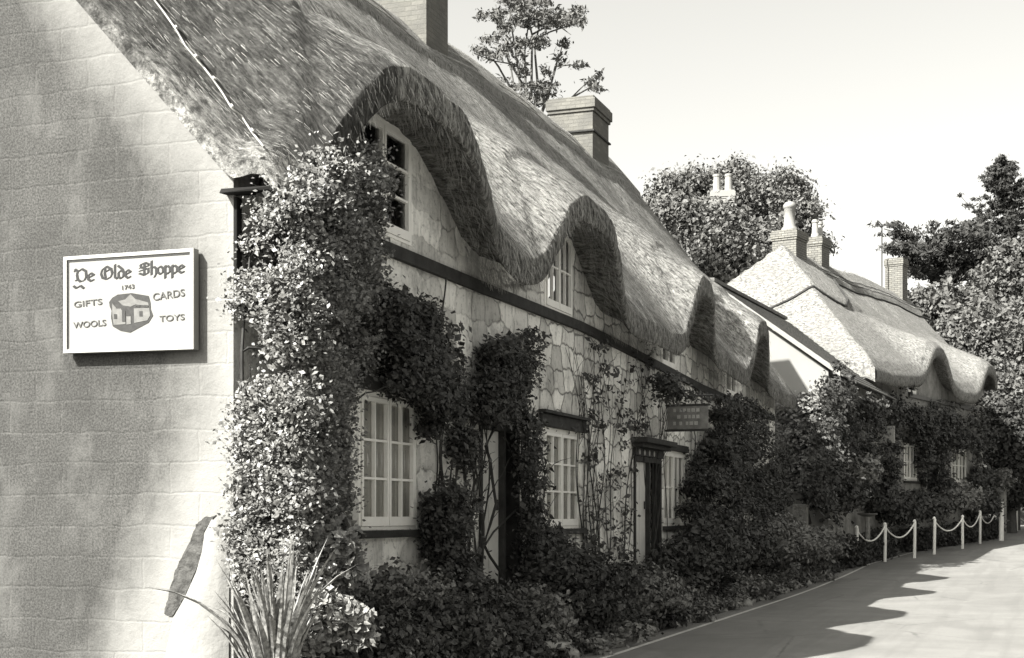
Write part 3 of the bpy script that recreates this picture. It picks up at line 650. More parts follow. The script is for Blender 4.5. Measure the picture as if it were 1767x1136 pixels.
# ---- far thatched cottage, turned towards the camera
FC = Frame(1.45, 36.5, math.radians(-13)); CE, CR, CA, CB = 5.95, 10.35, 1.4, 15.3
far = empty('far_thatched_cottage', (FC.o.x, FC.o.y, 0), FC.r, 'second thatched cottage with sunlit hipped roof and pale chimneys beyond the bend', 'cottage')
DC = [(3.3, 1.35, 1.15), (9.6, 1.3, 1.1)]
def ctop(x, y):
    s1 = (CR-CE)/4.7; z = min(CR-s1*abs(x+4.25), CR-1.0*(CA-y) if y < CA else 99, 99)
    z0 = z; k = 4.25; 
    if x > -4.25:
        h = max(am*math.exp(-(abs(y-yc)/wd)**2.8) for yc, wd, am in DC); z += h*max(0, 1-(.45-x)/2.4)**1.2
        z -= .12*ss((x-.2)/.25)
    dy = max(CA-y, 0, y-CB); d = math.hypot(x+4.25, dy); lim = lerp(2.3, .85, ss((y-2.6)/1.2)); z += .13*(1-ss((d-lim)/.06))
    return z+.05*noise3(x*.9, y*.9, 4)+.02*noise3(x*4, y*4, 4)+.05*math.sin(y*.8)
def yend(x): return lerp(15.2, 10.35, max(-.6, min(1., (x+4.25)/4.7)))
ys = np.linspace(0, 1, 170); xs = np.concatenate([np.linspace(-8.95, -4.25, 16)[:-1], np.linspace(-4.25, .45, 58)]); rows = []
for y in ys:
    t_ = y; Y_ = lambda x: lerp(-2.95, yend(x), t_)
    row = [(x, Y_(x), ctop(x, Y_(x))-.25*ss((t_-.975)/.025)) for x in xs]; e = row[-1][2]; y = Y_(.45); row += [(.5, y, e-.12), (.5, y, e-.3), (.44, y, e-.4)]+[(x, Y_(x), ctop(x, Y_(x))-lerp(.62, .42, ss((x+.5)/.9))) for x in (.2, 0, -.3, -1, -3, -5, -8.9)]
    rows.append(row+[row[0]])
PC = np.array(rows); gridmesh('thatched_roof', PC, M['thatch_far'], far)
for j in (0, -1):
    top = PC[j][:73]; mb = MB()
    for a, b in zip(top[:-1], top[1:]): mb.add([tuple(a), tuple(b), (b[0], b[1], b[2]-.42), (a[0], a[1], a[2]-.42)], [(0, 1, 2, 3)])
    mb.build('eave_edge', M['thatch_far'], far)
lg = MB()
for off, z_ in ((.55, .05), (.75, .05)): lg.tube([(-4.25+off, y, ctop(-4.25+off, y)+.03) for y in np.arange(3.6, 15, .4)], .012, 4)
q = []
for i in range(40):
    t = i/39
    if t < .55: a = lerp(math.radians(95), math.radians(8), t/.55); x = -4.25+2.35*math.cos(a); y = CA-2.35*math.sin(a)
    else: k_ = (t-.55)/.45; x = lerp(-4.25+2.33, -4.25+.95, ss(k_)); y = lerp(CA-.3, CA+2.6, k_)
    q.append((x, y, ctop(x, y)+.03))
lg.tube(q, .05, 5); lg.tube([(-4.25+.95, y, ctop(-3.3, y)+.03) for y in np.arange(4.0, 15, .4)], .03, 4)
lg.build('ridge_rods', M['timber'], far)
def cw(u0, u1, v0, v1):
    a, b = FC.px(u0, (v0+v1)/2), FC.px(u1, (v0+v1)/2); return (a.y, b.y, FC.px((u0+u1)/2, v1).z, FC.px((u0+u1)/2, v0).z)
CW1, CW2, CW3, CD = cw(1560, 1583, 766, 830), cw(1642, 1668, 774, 834), cw(1564, 1582, 640, 680), cw(1600, 1618, 772, 868)
mb = MB(); wall_rects(mb, -2.5, 10.3, .2, lambda y: ctop(0, y)-.5, [CW1, CW2, CW3, CD]); mb.build('front_wall', M['grey_wall'], far)
MB().add([(0, -2.5, .2), (-8.5, -2.5, .2), (-8.5, -2.5, 5.4), (0, -2.5, 5.4)], [(3, 2, 1, 0)]).build('end_wall', M['grey_wall'], far)
MB().add([(0, 10.3, .2), (-8.5, 17.5, .2), (-8.5, 17.5, 5.2), (-4.25, 14.6, 9.6), (0, 10.3, 5.2)], [(0, 1, 2, 3, 4)]).build('end_wall', M['grey_wall'], far)
MB().add([(-8.5, -2.5, .2), (-8.5, 17.5, .2), (-8.5, 17.5, 5.2), (-8.5, -2.5, 5.2)], [(3, 2, 1, 0)]).build('back_wall', M['grey_wall'], far)
for r in (CW1, CW2): window(far, 0, *r, 4, 2, proud=.03, bar=.03, fr=.06)
window(far, 0, *CW3, 2, 2, proud=.03, curtain=False, sill=False)
for r in (CW1, CW2, CD): MB().box((-.02, r[0]-.15, r[3]+.003), (.06, r[1]+.15, r[3]+.13), .004).build('lintel', M['timber'], far)
MB().box((-.12, CD[0]+.02, CD[2]), (-.06, CD[1]-.02, CD[3]-.02)).build('door', M['timber'], far)
zz = FC.px(1600, 689).z; MB().box((-.02, 1.5, zz-.07), (.07, 10.2, zz+.05)).build('wall_plate', M['pale'], far)
chC = chimney(far, -4.25, 2.15, .85, .95, 9.4, 11.05, M['brick2'], 0, cap=.05)
q = MB(); q.lathe((-4.25, 2.15, 11.05), [(.30, 0), (.27, .12), (.2, .2), (.17, .7), (.19, .72), (.19, .8), (.22, .82), (.21, .92), (.14, 1.0), (.05, 1.03)], 16); q.build('chimney_pot', M['bright_wall'], chC, smooth=True)
chimney(far, -4.25, 4.7, .6, .75, 9.6, 11.25, M['brick2'], 2, M['pot'], cap=.04, poth=.62)
ch2 = chimney(far, -4.25, 13.3, .72, .62, 9.6, 11.8, M['brick2'], 0, cap=.04)
a_ = MB(); a_.tube([(-4.6, 12.6, 10), (-4.6, 12.6, 13.1)], .025, 6); a_.tube([(-4.6, 12.6, 13.1), (-4.62, 12.1, 13.2)], .02, 5)
for q_ in (-.35, -.1, .15, .35): a_.tube([(-4.9, 12.55+q_*.5, 13.05+.1*q_), (-4.3, 12.6+q_*.5, 13.05+.1*q_)], .018, 5)
a_.build('television_aerial', M['metal'], far)
o = straw(26000, (-2.9, 10.2), (-8.5, .42), ctop, .16, M['straw'], far, weight=False); o['kind'] = 'stuff'
# ---- chimney of a house hidden among the trees
hp = atd(1238, 345, 60); hid = empty('hidden_house', (hp.x-1, hp.y+1, hp.z-6), .2, 'white twin-potted chimney of a house hidden among the trees above the thatch', 'house')
mb = MB(); mb.prism([(-3, -2.6, 1.9), (3, -2.6, 1.9), (3, 0, 3.6), (-3, 0, 3.6)], (0, 0, .12)); mb.prism([(-3, 2.6, 1.9), (3, 2.6, 1.9), (3, 0, 3.6), (-3, 0, 3.6)], (0, 0, .12)); mb.build('roof', M['slate'], hid)
mb = MB(); mb.box((-2.8, -2.4, -3.5), (2.8, 2.4, 1.88)); mb.build('wall', M['bright_wall'], hid)
chimney(hid, 1, -1, .95, .75, 2.4, 6.35, M['bright_wall'], 0, cap=.05)
mb = MB()
for k in (-.24, .24):
    q = MB(); q.lathe((1+k, -1, 6.35), [(.19, 0), (.17, .1), (.14, .62), (.16, .64), (.16, .72), (.13, .74)], 12); q.build('chimney_pot', M['bright_wall'], hid)
# ------------------------------------------------------------------ foliage
def clumpy(P0, per, rad, size, up=.35, out=None, flat=.7, elong=1.7):
    P0 = np.array([tuple(p) for p in P0]); N = len(P0)
    off = rng.normal(size=(N, per, 3))*rad*rng.uniform(.6, 1.3, (N, 1, 1)); off[..., 2] *= flat
    P_ = (P0[:, None, :]+off).reshape(-1, 3)
    o_ = None
    if out is not None: o_ = np.broadcast_to(np.array(out), P_.shape)
    else: o_ = unit(off.reshape(-1, 3))*.9
    return leaves(P_, size, up, elong, o_)
def rowpts(rows, n, X0, X1, gap=0., seed=0):
    vs = [r[0] for r in rows]; L = [r[1] for r in rows]; R = [r[2] for r in rows]; out_ = []; W = np.interp(np.arange(vs[0], vs[-1]), vs, np.array(R)-np.array(L)); cum = np.cumsum(W)/W.sum(); k = 0
    while len(out_) < n and k < n*20:
        k += 1; v = vs[0]+np.searchsorted(cum, random.random())+random.random(); l, r = np.interp(v, vs, L)+14*noise3(v*.045, seed, 1), np.interp(v, vs, R)+24*noise3(v*.04, seed, 8); u = random.uniform(l, r)
        if random.random() < .06: u += random.choice((-1, 1))*random.uniform(0, 22)
        ed = min(1, min(u-l, r-u)/(.28*(r-l)+1e-3)); X = lerp(X0, X1, random.random()**.6*(.35+.65*ed))
        p = onx(u, v, X)
        if gap and mnoise.noise(Vector((p.x*1.7, p.y*2.0+seed, p.z*2.6))) < gap-.5*0: 
            continue
        if p.y < -.10: continue
        out_.append(p)
    return out_
def stems(mb, n, u0, u1, vb, vt, X=.04, r=.016, wig=14):
    for _ in range(n):
        u = random.uniform(u0, u1); pts = []; ph = random.uniform(0, 6); m_ = 16; du = random.uniform(-35, 35)
        for i in range(m_): t = i/(m_-1); pts.append(onx(u+du*t+wig*math.sin(ph+t*7)*(t+.2), lerp(vb, vt, t), X+.03*math.sin(ph*2+t*9)))
        mb.tube(pts, r*random.uniform(.6, 1.2), 5, r*.25)
        for _b in range(3):
            i = random.randint(3, 13); p = pts[i]; q = [p]; d = Vector((random.uniform(0, .25), random.uniform(-.5, .5), random.uniform(.1, .5)))
            for j in range(5): q.append(q[-1]+d*.22+Vector((0, random.gauss(0, .03), random.gauss(0, .03))))
            mb.tube(q, r*.45, 4, r*.12)
def climber(name, label, pts, per, rad, size, mat, out=(.8, -.5, .4), stem=None, cat='climber', cover=None):
    o = npmesh(name, clumpy(pts, per, rad, size, out=out), 4, mat); tag(o, label, cat)
    if stem: stem.build('stem', M['stem'], o)
    return o
# big sunlit climber at the near corner
rows = [(262, 550, 635), (300, 505, 655), (345, 462, 650), (430, 432, 640), (500, 424, 640), (560, 420, 625), (640, 418, 590), (720, 414, 582), (800, 410, 578), (880, 414, 574), (960, 420, 582), (1040, 465, 605)]
sb = MB(); stems(sb, 9, 450, 580, 1120, 420, .1, .03)
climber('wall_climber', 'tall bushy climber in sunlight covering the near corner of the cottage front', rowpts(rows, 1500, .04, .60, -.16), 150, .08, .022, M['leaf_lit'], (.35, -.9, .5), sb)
# shaded climber hanging over the first window
rows = [(500, 625, 660), (530, 612, 735), (560, 606, 750), (600, 604, 756), (632, 610, 764), (650, 640, 775), (690, 742, 818), (760, 738, 815), (860, 742, 812), (960, 745, 812), (1010, 745, 812)]
sb = MB(); stems(sb, 12, 735, 830, 1010, 640, .05, .018)
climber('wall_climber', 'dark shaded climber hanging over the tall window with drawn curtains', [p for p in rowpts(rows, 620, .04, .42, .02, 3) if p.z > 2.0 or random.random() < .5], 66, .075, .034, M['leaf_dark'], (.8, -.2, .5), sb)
# dark climber over the first doorway
rows = [(575, 895, 930), (600, 840, 925), (650, 830, 912), (700, 820, 905), (720, 820, 905), (728, 903, 928), (800, 905, 925), (900, 905, 930), (960, 905, 990)]
sb = MB(); stems(sb, 5, 900, 930, 1000, 700, .05, .015)
climber('wall_climber', 'dark leafy climber over the doorway with the white planked door', rowpts(rows, 230, .04, .36, 0., 9), 66, .075, .036, M['leaf_dark'], (.8, -.2, .5), sb)
# the bare stem twisting across the white door
mb = MB(); mb.tube([onx(u, v, .05) for u, v in [(868, 1012), (862, 985), (845, 960), (835, 940), (846, 905), (856, 870), (850, 830), (846, 795), (838, 770), (850, 745), (872, 720), (905, 700)]], .017, 6); mb.tube([onx(u, v, .06) for u, v in [(838, 940), (852, 918), (870, 900), (890, 880)]], .012, 5)
tag(mb.build('bare_vine', M['stem']), 'bare twisting vine stem climbing across the white planked door', 'climber')
# thin stems on the stonework
mb = MB(); stems(mb, 13, 1000, 1085, 965, 600, .03, .011, 10); stems(mb, 7, 1120, 1150, 960, 640, .03, .012, 8)
o = npmesh('wall_climber', clumpy(rowpts([(590, 1010, 1130), (700, 1000, 1135), (800, 1010, 1085), (880, 1000, 1085), (975, 1000, 1088)], 110, .02, .12), 12, .07, .045, out=(1, -.2, .3)), 4, M['leaf_dark']); tag(o, 'thin bare creeper spreading over the stonework between the window and the lettered doorway', 'climber'); mb.build('stem', M['stem'], o)
mb = MB(); pts = [onx(765+5*math.sin(v*.03), v, .05) for v in range(930, 460, -20)]; mb.tube(pts, .02, 6, .008)
o = npmesh('wall_climber', clumpy([onx(765+random.gauss(0, 16), random.uniform(560, 720), .08) for _ in range(40)], 14, .06, .045, out=(1, -.2, .3)), 4, M['leaf_dark']); tag(o, 'slender upright climber rising from the ground to the dark wall plate', 'climber'); mb.build('stem', M['stem'], o)
# dark mass beyond the second doorway
rows = [(645, 1140, 1160), (680, 1138, 1160), (692, 1235, 1300), (740, 1235, 1335), (800, 1190, 1355), (860, 1188, 1350), (900, 1185, 1350), (950, 1170, 1330)]
sb = MB(); stems(sb, 8, 1195, 1330, 960, 700, .05, .02)
pp = [p for p in rowpts(rows, 480, .04, .6, .02, 5)]
pp = [p for p in pp if not (W4[0]-.1 < p.y < W4[1]+.1 and W4[2] < p.z < W4[3] and random.random() < .8)]
climber('wall_climber', 'dense dark climber on the far end of the near cottage around the last ground-floor window', pp, 75, .10, .045, M['leaf_dark'], (.9, -.1, .5), sb)
# sunlit creeper on the white gable
sb = MB(); pts = []
for _ in range(170):
    v = random.uniform(690, 840); u = random.gauss(1385+.05*(v-700), 22-.06*(v-700)); pts.append(FB.w(FB.px(u, v, random.uniform(-.45, -.05), 1)))
stp = [FB.w(FB.px(1392+6*math.sin(v*.05), v, -.1, 1)) for v in range(905, 700, -15)]; sb.tube(stp, .05, 6, .02)
climber('wall_climber', 'sunlit creeper with bright leaves against the white gable', pts, 80, .14, .06, M['leaf_lit'], (.2, -.9, .5), sb)
# climbers on the two farther fronts
def fpts(F, spec, n, X1=.5):
    out_ = []
    for _ in range(n):
        u, v, ru, rv = random.choice(spec); out_.append(F.w(F.px(random.gauss(u, ru), random.gauss(v, rv), random.uniform(.05, X1))))
    return out_
climber('wall_climber', 'dark climber over the shaded front of the white-gabled house', fpts(FB, [(1445, 690, 12, 25), (1465, 760, 18, 22), (1430, 800, 14, 40), (1500, 720, 8, 20), (1500, 800, 8, 30), (1455, 850, 20, 20)], 240), 60, .15, .07, M['leaf_dark'], (.9, -.2, .5))
climber('wall_climber', 'dark climber around the nearer window of the far thatched cottage', fpts(FC, [(1550, 725, 12, 15), (1580, 730, 10, 16), (1540, 800, 4, 30), (1593, 800, 2, 25), (1570, 865, 20, 10)], 130), 60, .14, .075, M['leaf_dark'], (.9, -.2, .5))
climber('wall_climber', 'dark climber around the doorway of the far thatched cottage', fpts(FC, [(1610, 740, 10, 20), (1628, 790, 4, 40), (1650, 750, 14, 10), (1692, 760, 9, 30), (1692, 840, 9, 25), (1640, 725, 8, 10)], 170), 60, .15, .075, M['leaf_dark'], (.9, -.2, .5))
# ---- spiky flax
def flax(name, label, base, n, L, mat, spread=.55, wd=.035):
    V = []; K = 6
    for i in range(n):
        az = random.uniform(0, 2*math.pi); el = random.uniform(.05, spread)*random.choice((.5, 1, 1.15)); l = L*random.uniform(.6, 1.1); d = Vector((math.cos(az), math.sin(az), 0)); s = Vector((-d.y, d.x, 0)); p = Vector(base)+d*random.uniform(.0, .13)+Vector((0, 0, random.uniform(-.05, .1))); e = el; bend = random.uniform(.0, .12)*(2.2 if random.random() < .15 else 1)
        prev = None; w0 = wd*random.uniform(.7, 1.2)
        for k in range(K+1):
            t = k/K; w_ = w0*(1-t)**.7*(.55+.9*min(1, t*3)); nrm = Vector((d.x*math.cos(e), d.y*math.cos(e), -math.sin(e)))
            c = (p-s*w_-nrm*w_*.5, p+nrm*w_*.25, p+s*w_-nrm*w_*.5)
            if prev:
                V.append([tuple(prev[0]), tuple(prev[1]), tuple(c[1]), tuple(c[0])]); V.append([tuple(prev[1]), tuple(prev[2]), tuple(c[2]), tuple(c[1])])
            prev = c; p = p+(d*math.sin(e)+Vector((0, 0, math.cos(e))))*(l/K); e += bend
    o = npmesh(name, np.array(V), 4, mat); tag(o, label, 'plant'); return o
fb_ = onx(462, 1136, .62); flax('flax_plant', 'clump of tall sword-shaped leaves at the foot of the near corner', (fb_.x+.06, fb_.y, fb_.z-.30), 85, 1.05, M['blade'], .26, .030)
fb_ = onx(410, 1136, .12); flax('flax_plant', 'smaller spiky clump pressed against the buttress', (fb_.x+.14, -.16, fb_.z-.25), 36, .75, M['blade'], .26, .026)
# ---- shrubs of the front bed
def shrub(name, label, c, r, n, per, size, mat, cat='shrub', out=None, group=None, rad=None):
    P_ = []
    while len(P_) < n:
        d = Vector((random.gauss(0, 1), random.gauss(0, 1), random.gauss(0, 1))).normalized()
        if d.z < -.35: continue
        k = random.random()**.35*(1+.35*mnoise.noise(d*1.9+Vector(c)*3)); P_.append((c[0]+d.x*r[0]*k, c[1]+d.y*r[1]*k, c[2]+d.z*r[2]*k))
    o = npmesh(name, clumpy(P_, per, rad or min(r)*.2, size, out=out), 4, mat); tag(o, label, cat, group)
    sb = MB(); 
    for _ in range(7):
        q = P_[random.randrange(n)]; b = Vector((c[0]+random.gauss(0, .06), c[1]+random.gauss(0, .06), c[2]-r[2]*.6)); sb.tube([b, b.lerp(Vector(q), .5)+Vector((0, 0, .06)), Vector(q)], .016, 5, .005)
    sb.build('stem', M['stem'], o); return o
def gh(u, v, X): p = onx(u, v+6, X); return (X, p.y, p.z-.04)
shrub('garden_shrub', 'pale fluffy shrub in sunlight beside the tall sword-leaved clump', gh(568, 1075, .75), (.27, .27, .30), 90, 60, .04, M['leaf_pale'], out=(.3, -.9, .5))
shrub('garden_shrub', 'sunlit leafy shrub under the near corner climber', gh(545, 960, .5), (.3, .3, .35), 90, 60, .045, M['leaf_lit'], out=(.3, -.9, .5))
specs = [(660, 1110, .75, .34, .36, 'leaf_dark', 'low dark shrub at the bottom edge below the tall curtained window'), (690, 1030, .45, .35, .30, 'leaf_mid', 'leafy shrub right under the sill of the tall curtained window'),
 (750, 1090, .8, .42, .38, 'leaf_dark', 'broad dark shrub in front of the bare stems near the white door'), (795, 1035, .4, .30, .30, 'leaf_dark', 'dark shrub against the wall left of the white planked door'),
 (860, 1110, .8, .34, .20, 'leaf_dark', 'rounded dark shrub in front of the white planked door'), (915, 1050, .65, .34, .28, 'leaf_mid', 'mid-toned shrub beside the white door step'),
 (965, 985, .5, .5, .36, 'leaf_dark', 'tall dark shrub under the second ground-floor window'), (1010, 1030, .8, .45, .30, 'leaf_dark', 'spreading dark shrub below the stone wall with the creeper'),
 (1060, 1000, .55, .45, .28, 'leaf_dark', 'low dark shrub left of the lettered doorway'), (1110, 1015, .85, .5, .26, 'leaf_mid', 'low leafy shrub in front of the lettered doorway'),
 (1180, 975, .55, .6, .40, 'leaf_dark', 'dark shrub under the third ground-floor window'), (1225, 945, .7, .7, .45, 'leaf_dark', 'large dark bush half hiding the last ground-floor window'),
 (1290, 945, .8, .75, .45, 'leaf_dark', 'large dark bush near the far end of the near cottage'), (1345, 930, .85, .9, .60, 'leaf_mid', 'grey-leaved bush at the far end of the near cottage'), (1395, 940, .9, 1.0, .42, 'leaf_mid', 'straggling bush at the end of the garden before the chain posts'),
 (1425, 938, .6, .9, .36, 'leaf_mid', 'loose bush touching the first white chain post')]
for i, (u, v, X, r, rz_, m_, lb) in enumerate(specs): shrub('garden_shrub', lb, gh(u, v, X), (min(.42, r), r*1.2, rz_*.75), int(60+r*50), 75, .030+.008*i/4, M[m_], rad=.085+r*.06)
# small bedding plants along the edge
src = None
for i in range(34):
    y = .9+i*.68+random.uniform(-.25, .25); X = random.uniform(.72, 1.12); z = gz(X, y)
    if src is None or i % 6 == 0:
        P_ = [(random.gauss(0, .1), random.gauss(0, .12), random.uniform(.0, .16)) for _ in range(26)]
        o = npmesh('bedding_plant', clumpy(P_, 26, .035, .032, out=None, up=.8), 4, M['leaf_pale'] if i % 12 == 6 or i % 18 == 0 else M['leaf_mid']); src = o
    else: o = src.copy(); COL.objects.link(o)
    o.location = (X, y, z); o.rotation_euler = (0, 0, random.uniform(0, 6)); sc = random.uniform(.7, 1.4)*(1+y*.015); o.scale = (sc, sc, sc)
    tag(o, 'small low bedding plant growing along the edge of the cottage garden', 'plant', 'bedding plants along the garden edge')
for i in range(30):
    y = .6+i*.8+random.uniform(-.3, .3); X = random.uniform(.95, 1.14); r = random.uniform(.09, .19)
    o = blob('edging_stone', (0, 0, 0), (r*.8, r*1.35, r*.6), M['rock'], None, i, .35, 1.6, 8); o.location = (X, y, gz(X, y)+r*.15); o.rotation_euler = (0, 0, random.uniform(-.5, .5)); tag(o, 'rough rockery stone set along the edge of the cottage garden', 'stone', 'rockery stones edging the cottage garden')
o = blob('flat_stone', (0, 0, 0), (.2, .3, .05), M['rock'], None, 77, .3, 1.4, 10); p = onx(950, 1085, 1.02); o.location = (p.x, p.y, gz(p.x, p.y)+.13); tag(o, 'pale flat slab of stone lying among the nearest bedding plants', 'stone')
# ground cover between the shrubs
P_ = []
for _ in range(1500):
    y = random.uniform(.3, 27)if random.random() < .6 else random.uniform(.3, 10); x = random.uniform(.08, 1.1); P_.append((x, y, gz(x, y)+random.uniform(.02, .16)))
o = npmesh('ground_cover', clumpy(P_, 34, .09, .038, up=.6), 4, M['leaf_dark']); tag(o, 'dark low ground cover filling the cottage garden bed', 'ground cover', None, 'stuff')
# ---- hanging signs
def hsign(name, label, F, yl, x0, x1, z0, z1, mat, bars=3, bracket=True, th=.05):
    e = empty(name, tuple(F.w((0, yl, z0))), F.r, label, 'sign'); b = MB(); b.box((x0, -th/2, 0), (x1, th/2, z1-z0)); b.build('board', mat, e, bevel=.008)
    m_ = MB(); m_.box((x0-.03, -th/2-.008, z1-z0), (x1+.03, th/2+.008, z1-z0+.03)); m_.box((x0-.03, -th/2-.008, -.03), (x1+.03, th/2+.008, 0)); m_.build('frame', M['timber'], e)
    h = z1-z0
    for i in range(bars):
        zt = h*(.82-.28*i); q = MB(); x = x0+.1+.06*(i % 2)
        while x < x1-.14: wd = random.uniform(.035, .07); q.box((x, -th/2-.006, zt-h*.075), (x+wd, -th/2-.0005, zt+h*.075)); x += wd+random.choice((.02, .02, .06))
        q.build('lettering', M['pale'] if mat != M['boardgrey'] else M['ink4'], e)
    if bracket:
        k = MB(); k.tube([(.0, 0, h+.16), (x1+.08, 0, h+.16)], .018, 6); k.tube([(.0, 0, h+.55), (x1*.6, 0, h+.17)], .014, 5)
        for xx in (x0+.1, x1-.1): k.tube([(xx, 0, h+.02), (xx, 0, h+.16)], .01, 5)
        k.build('bracket', M['metal'], e)
    return e
FA = Frame(0, 0, 0)
Y = onx(1150, 720, .15).y; a = FA.px(1152, 742, Y, 1); b = FA.px(1222, 700, Y, 1); hsign('hanging_sign', 'faded hanging board with rows of worn lettering above the third window of the near cottage', FA, Y, a.x, b.x, a.z, b.z, M['boardgrey'], 3)
Y = FB.px(1460, 740, .1).y; a = FB.px(1457, 762, Y, 1); b = FB.px(1492, 742, Y, 1); hsign('hanging_sign', 'low grey hanging board among the climbers of the white-gabled house', FB, Y, a.x, b.x, a.z, b.z, M['boardgrey'], 1)
Y = FC.px(1512, 740, .1).y; a = FC.px(1513, 766, Y, 1); b = FC.px(1544, 735, Y, 1); hsign('hanging_sign', 'pale square hanging sign at the start of the far thatched cottage', FC, Y, a.x, b.x, a.z, b.z, M['ink4'], 2)
for u, v, r, lb in ((1517, 713, .07, 'small white globe lamp above the pale square sign'), (1510, 727, .05, 'smaller white globe lamp left of the pale square sign'), (1503, 771, .06, 'white globe lamp below the pale square sign')):
    p = FC.w(FC.px(u, v, .9)); q = MB(); q.lathe((0, 0, 0), [(.001, -r), (r*.7, -r*.7), (r, 0), (r*.7, r*.7), (.001, r)], 12); e = empty('globe_lamp', p, 0, lb, 'lamp'); q.build('globe', M['white'], e, True); q = MB(); q.tube([(0, 0, r), (-.1, .02, r+.1), (-.9, .1, r+.12)], .012, 5); q.build('bracket', M['metal'], e)
# ---- posts and chains
PB = [(1478, 945, 37), (1527, 943, 40), (1578, 938, 40), (1612, 931, 38), (1661, 922, 32), (1691, 917, 35), (1717, 909, 28), (1728, 903, 36), (1742, 890, 22), (1753, 889, 21)]
DP = [38.0, 39.6, 41.2, 43, 46, 49, 53, 51, 58, 60]; tops = []; names = ['beside the end of the garden bushes', 'second from the garden bushes', 'left of the gap in the chains', 'right of the gap in the chains', 'second after the gap', 'third after the gap', 'last of the chained posts']
proto = None
for i, ((u, v, h), D) in enumerate(zip(PB, DP)):
    p = atd(u, v, D); zg = gz(p.x, p.y); H = h/FPX*D; zt = p.z+H; thick_ = .045 if i < 7 else .085
    m_ = MB(); m_.tube([(0, 0, min(zg, p.z)-p.z-.05), (random.uniform(-.02, .02), 0, H-.05)], thick_, 10); m_.lathe((0, 0, H-.05), [(thick_, 0), (thick_*1.1, .02), (thick_*.9, .05), (.005, .075)], 10)
    o = m_.build('chain_post' if i < 7 else 'white_bollard', M['sash']); o.location = p
    if i < 7: tag(o, 'white chain post '+names[i]+' on the forecourt', 'post', 'white posts carrying chains')
    else: tag(o, ['thick white bollard, tallest of the last three', 'short white bollard in the middle of the last three', 'short white bollard at the far end of the last three'][i-7], 'bollard', 'white bollards past the chains')
    tops.append(Vector((p.x, p.y, zt-.08)))
for a, b, lb in ((0, 1, 'first white chain next to the garden bushes'), (1, 2, 'second white chain, left of the gap'), (3, 4, 'first white chain to the right of the gap'), (4, 5, 'middle white chain to the right of the gap'), (5, 6, 'farthest white chain, ending at the last chained post')):
    A, B = tops[a], tops[b]; m_ = MB(); pts = []; n = 25
    for i in range(n): t = i/(n-1); q = A.lerp(B, t); q.z -= .36*(1-(2*t-1)**2); pts.append(q)
    for i in range(n-1):
        mid = pts[i].lerp(pts[i+1], .5); m_.tube([pts[i].lerp(mid, -.15), mid, pts[i+1].lerp(mid, -.15)], [.016, .026, .016], 5)
    tag(m_.build('chain', M['sash']), lb, 'chain', 'white chains hung between posts')
# garden ornaments of the far front
p = atd(1497, 888, 39.3); e = empty('bird_bath', p, 0, 'pale bird bath standing behind the first chain', 'bird bath'); m_ = MB(); m_.lathe((0, 0, 0), [(.1, -.06), (.27, 0), (.27, .03), (.2, .02), (.001, .0)], 16); m_.build('basin', M['pale'], e); m_ = MB(); m_.lathe((0, 0, gz(p.x, p.y)-p.z-.05), [(.16, 0), (.07, .1), (.07, p.z-gz(p.x, p.y)-.02)], 10); m_.build('pedestal', M['rock'], e)
p = atd(1530, 870, 42); o = blob('white_flower_ball', (0, 0, 0), (.13, .13, .13), M['white'], None, 3, .3, 3, 8); o.location = p; tag(o, 'single round white bloom in the dark front of the far cottage', 'flower'); m_ = MB(); m_.tube([(0, 0, -.05), (0, .02, gz(p.x, p.y)-p.z)], .015, 5); m_.build('stem', M['stem'], o)
m_ = MB(); p = atd(1727, 868, 55); zb_ = gz(p.x, p.y); e = empty('gate_pillar', (p.x, p.y, zb_-.1), -.2, 'pale ivy-topped gate pillar before the dark hedge', 'gate pillar'); m_.box((-.17, -.2, 0), (.17, .2, p.z-zb_+1.15)); m_.box((-.21, -.24, p.z-zb_+1.151), (.21, .24, p.z-zb_+1.23)); m_.build('shaft', M['bright_wall'], e, bevel=.01)
o = npmesh('ivy', clumpy([(random.gauss(-.15, .22), random.gauss(-.15, .18), p.z-zb_+random.uniform(.5, 1.35)) for _ in range(60)], 30, .1, .08), 4, M['leaf_mid'], e)
p = atd(1381, 865, 35.0); e = empty('gate_pillar', (p.x, p.y, gz(p.x, p.y)-.1), 0, 'weathered pale stone pillar below the creeper of the white gable', 'gate pillar'); m_ = MB(); m_.box((-.17, -.17, 0), (.17, .17, 1.75), .01); m_.build('shaft', M['rock'], e, bevel=.02)
for (u, v, D, r, m2, lb) in ((1472, 815, 37.6, .42, 'leaf_pale', 'sunlit flowering shrub in front of the white-gabled house'), (1440, 860, 36.3, .55, 'leaf_dark', 'dark bush at the foot of the white-gabled house'), (1508, 868, 40.8, .42, 'leaf_dark', 'dark bush behind the pale bird bath'), (1545, 885, 42.6, .5, 'leaf_dark', 'dark bush behind the second chain'), (1600, 882, 44.6, .5, 'leaf_dark', 'dark bush under the doorway of the far cottage'), (1650, 865, 48, .65, 'leaf_mid', 'rounded shrub under the farther window of the far cottage'), (1690, 876, 51, .55, 'leaf_dark', 'dark bush behind the third post after the gap')):
    q = atd(u, v, D); shrub('front_shrub', lb, tuple(q), (r, r*1.2, r*.8), 110, 40, .08, M[m2], rad=.16)
hp_ = []
for _ in range(900):
    t = random.random(); 
    if t < .35: q = FB.w((random.uniform(.1, .45), lerp(.3, 7.2, t/.35), 0))
    else: q = FC.w((random.uniform(.15, .6), lerp(-.2, 10.4, (t-.35)/.65), 0))
    hp_.append((q.x, q.y, gz(q.x, q.y)+random.uniform(.02, .6+.2*noise3(q.y*1.2, 0, 0))))
o = npmesh('low_hedge', clumpy(hp_, 40, .11, .065), 4, M['leaf_dark']); tag(o, 'low dark hedge running under the fronts behind the white chains', 'hedge')
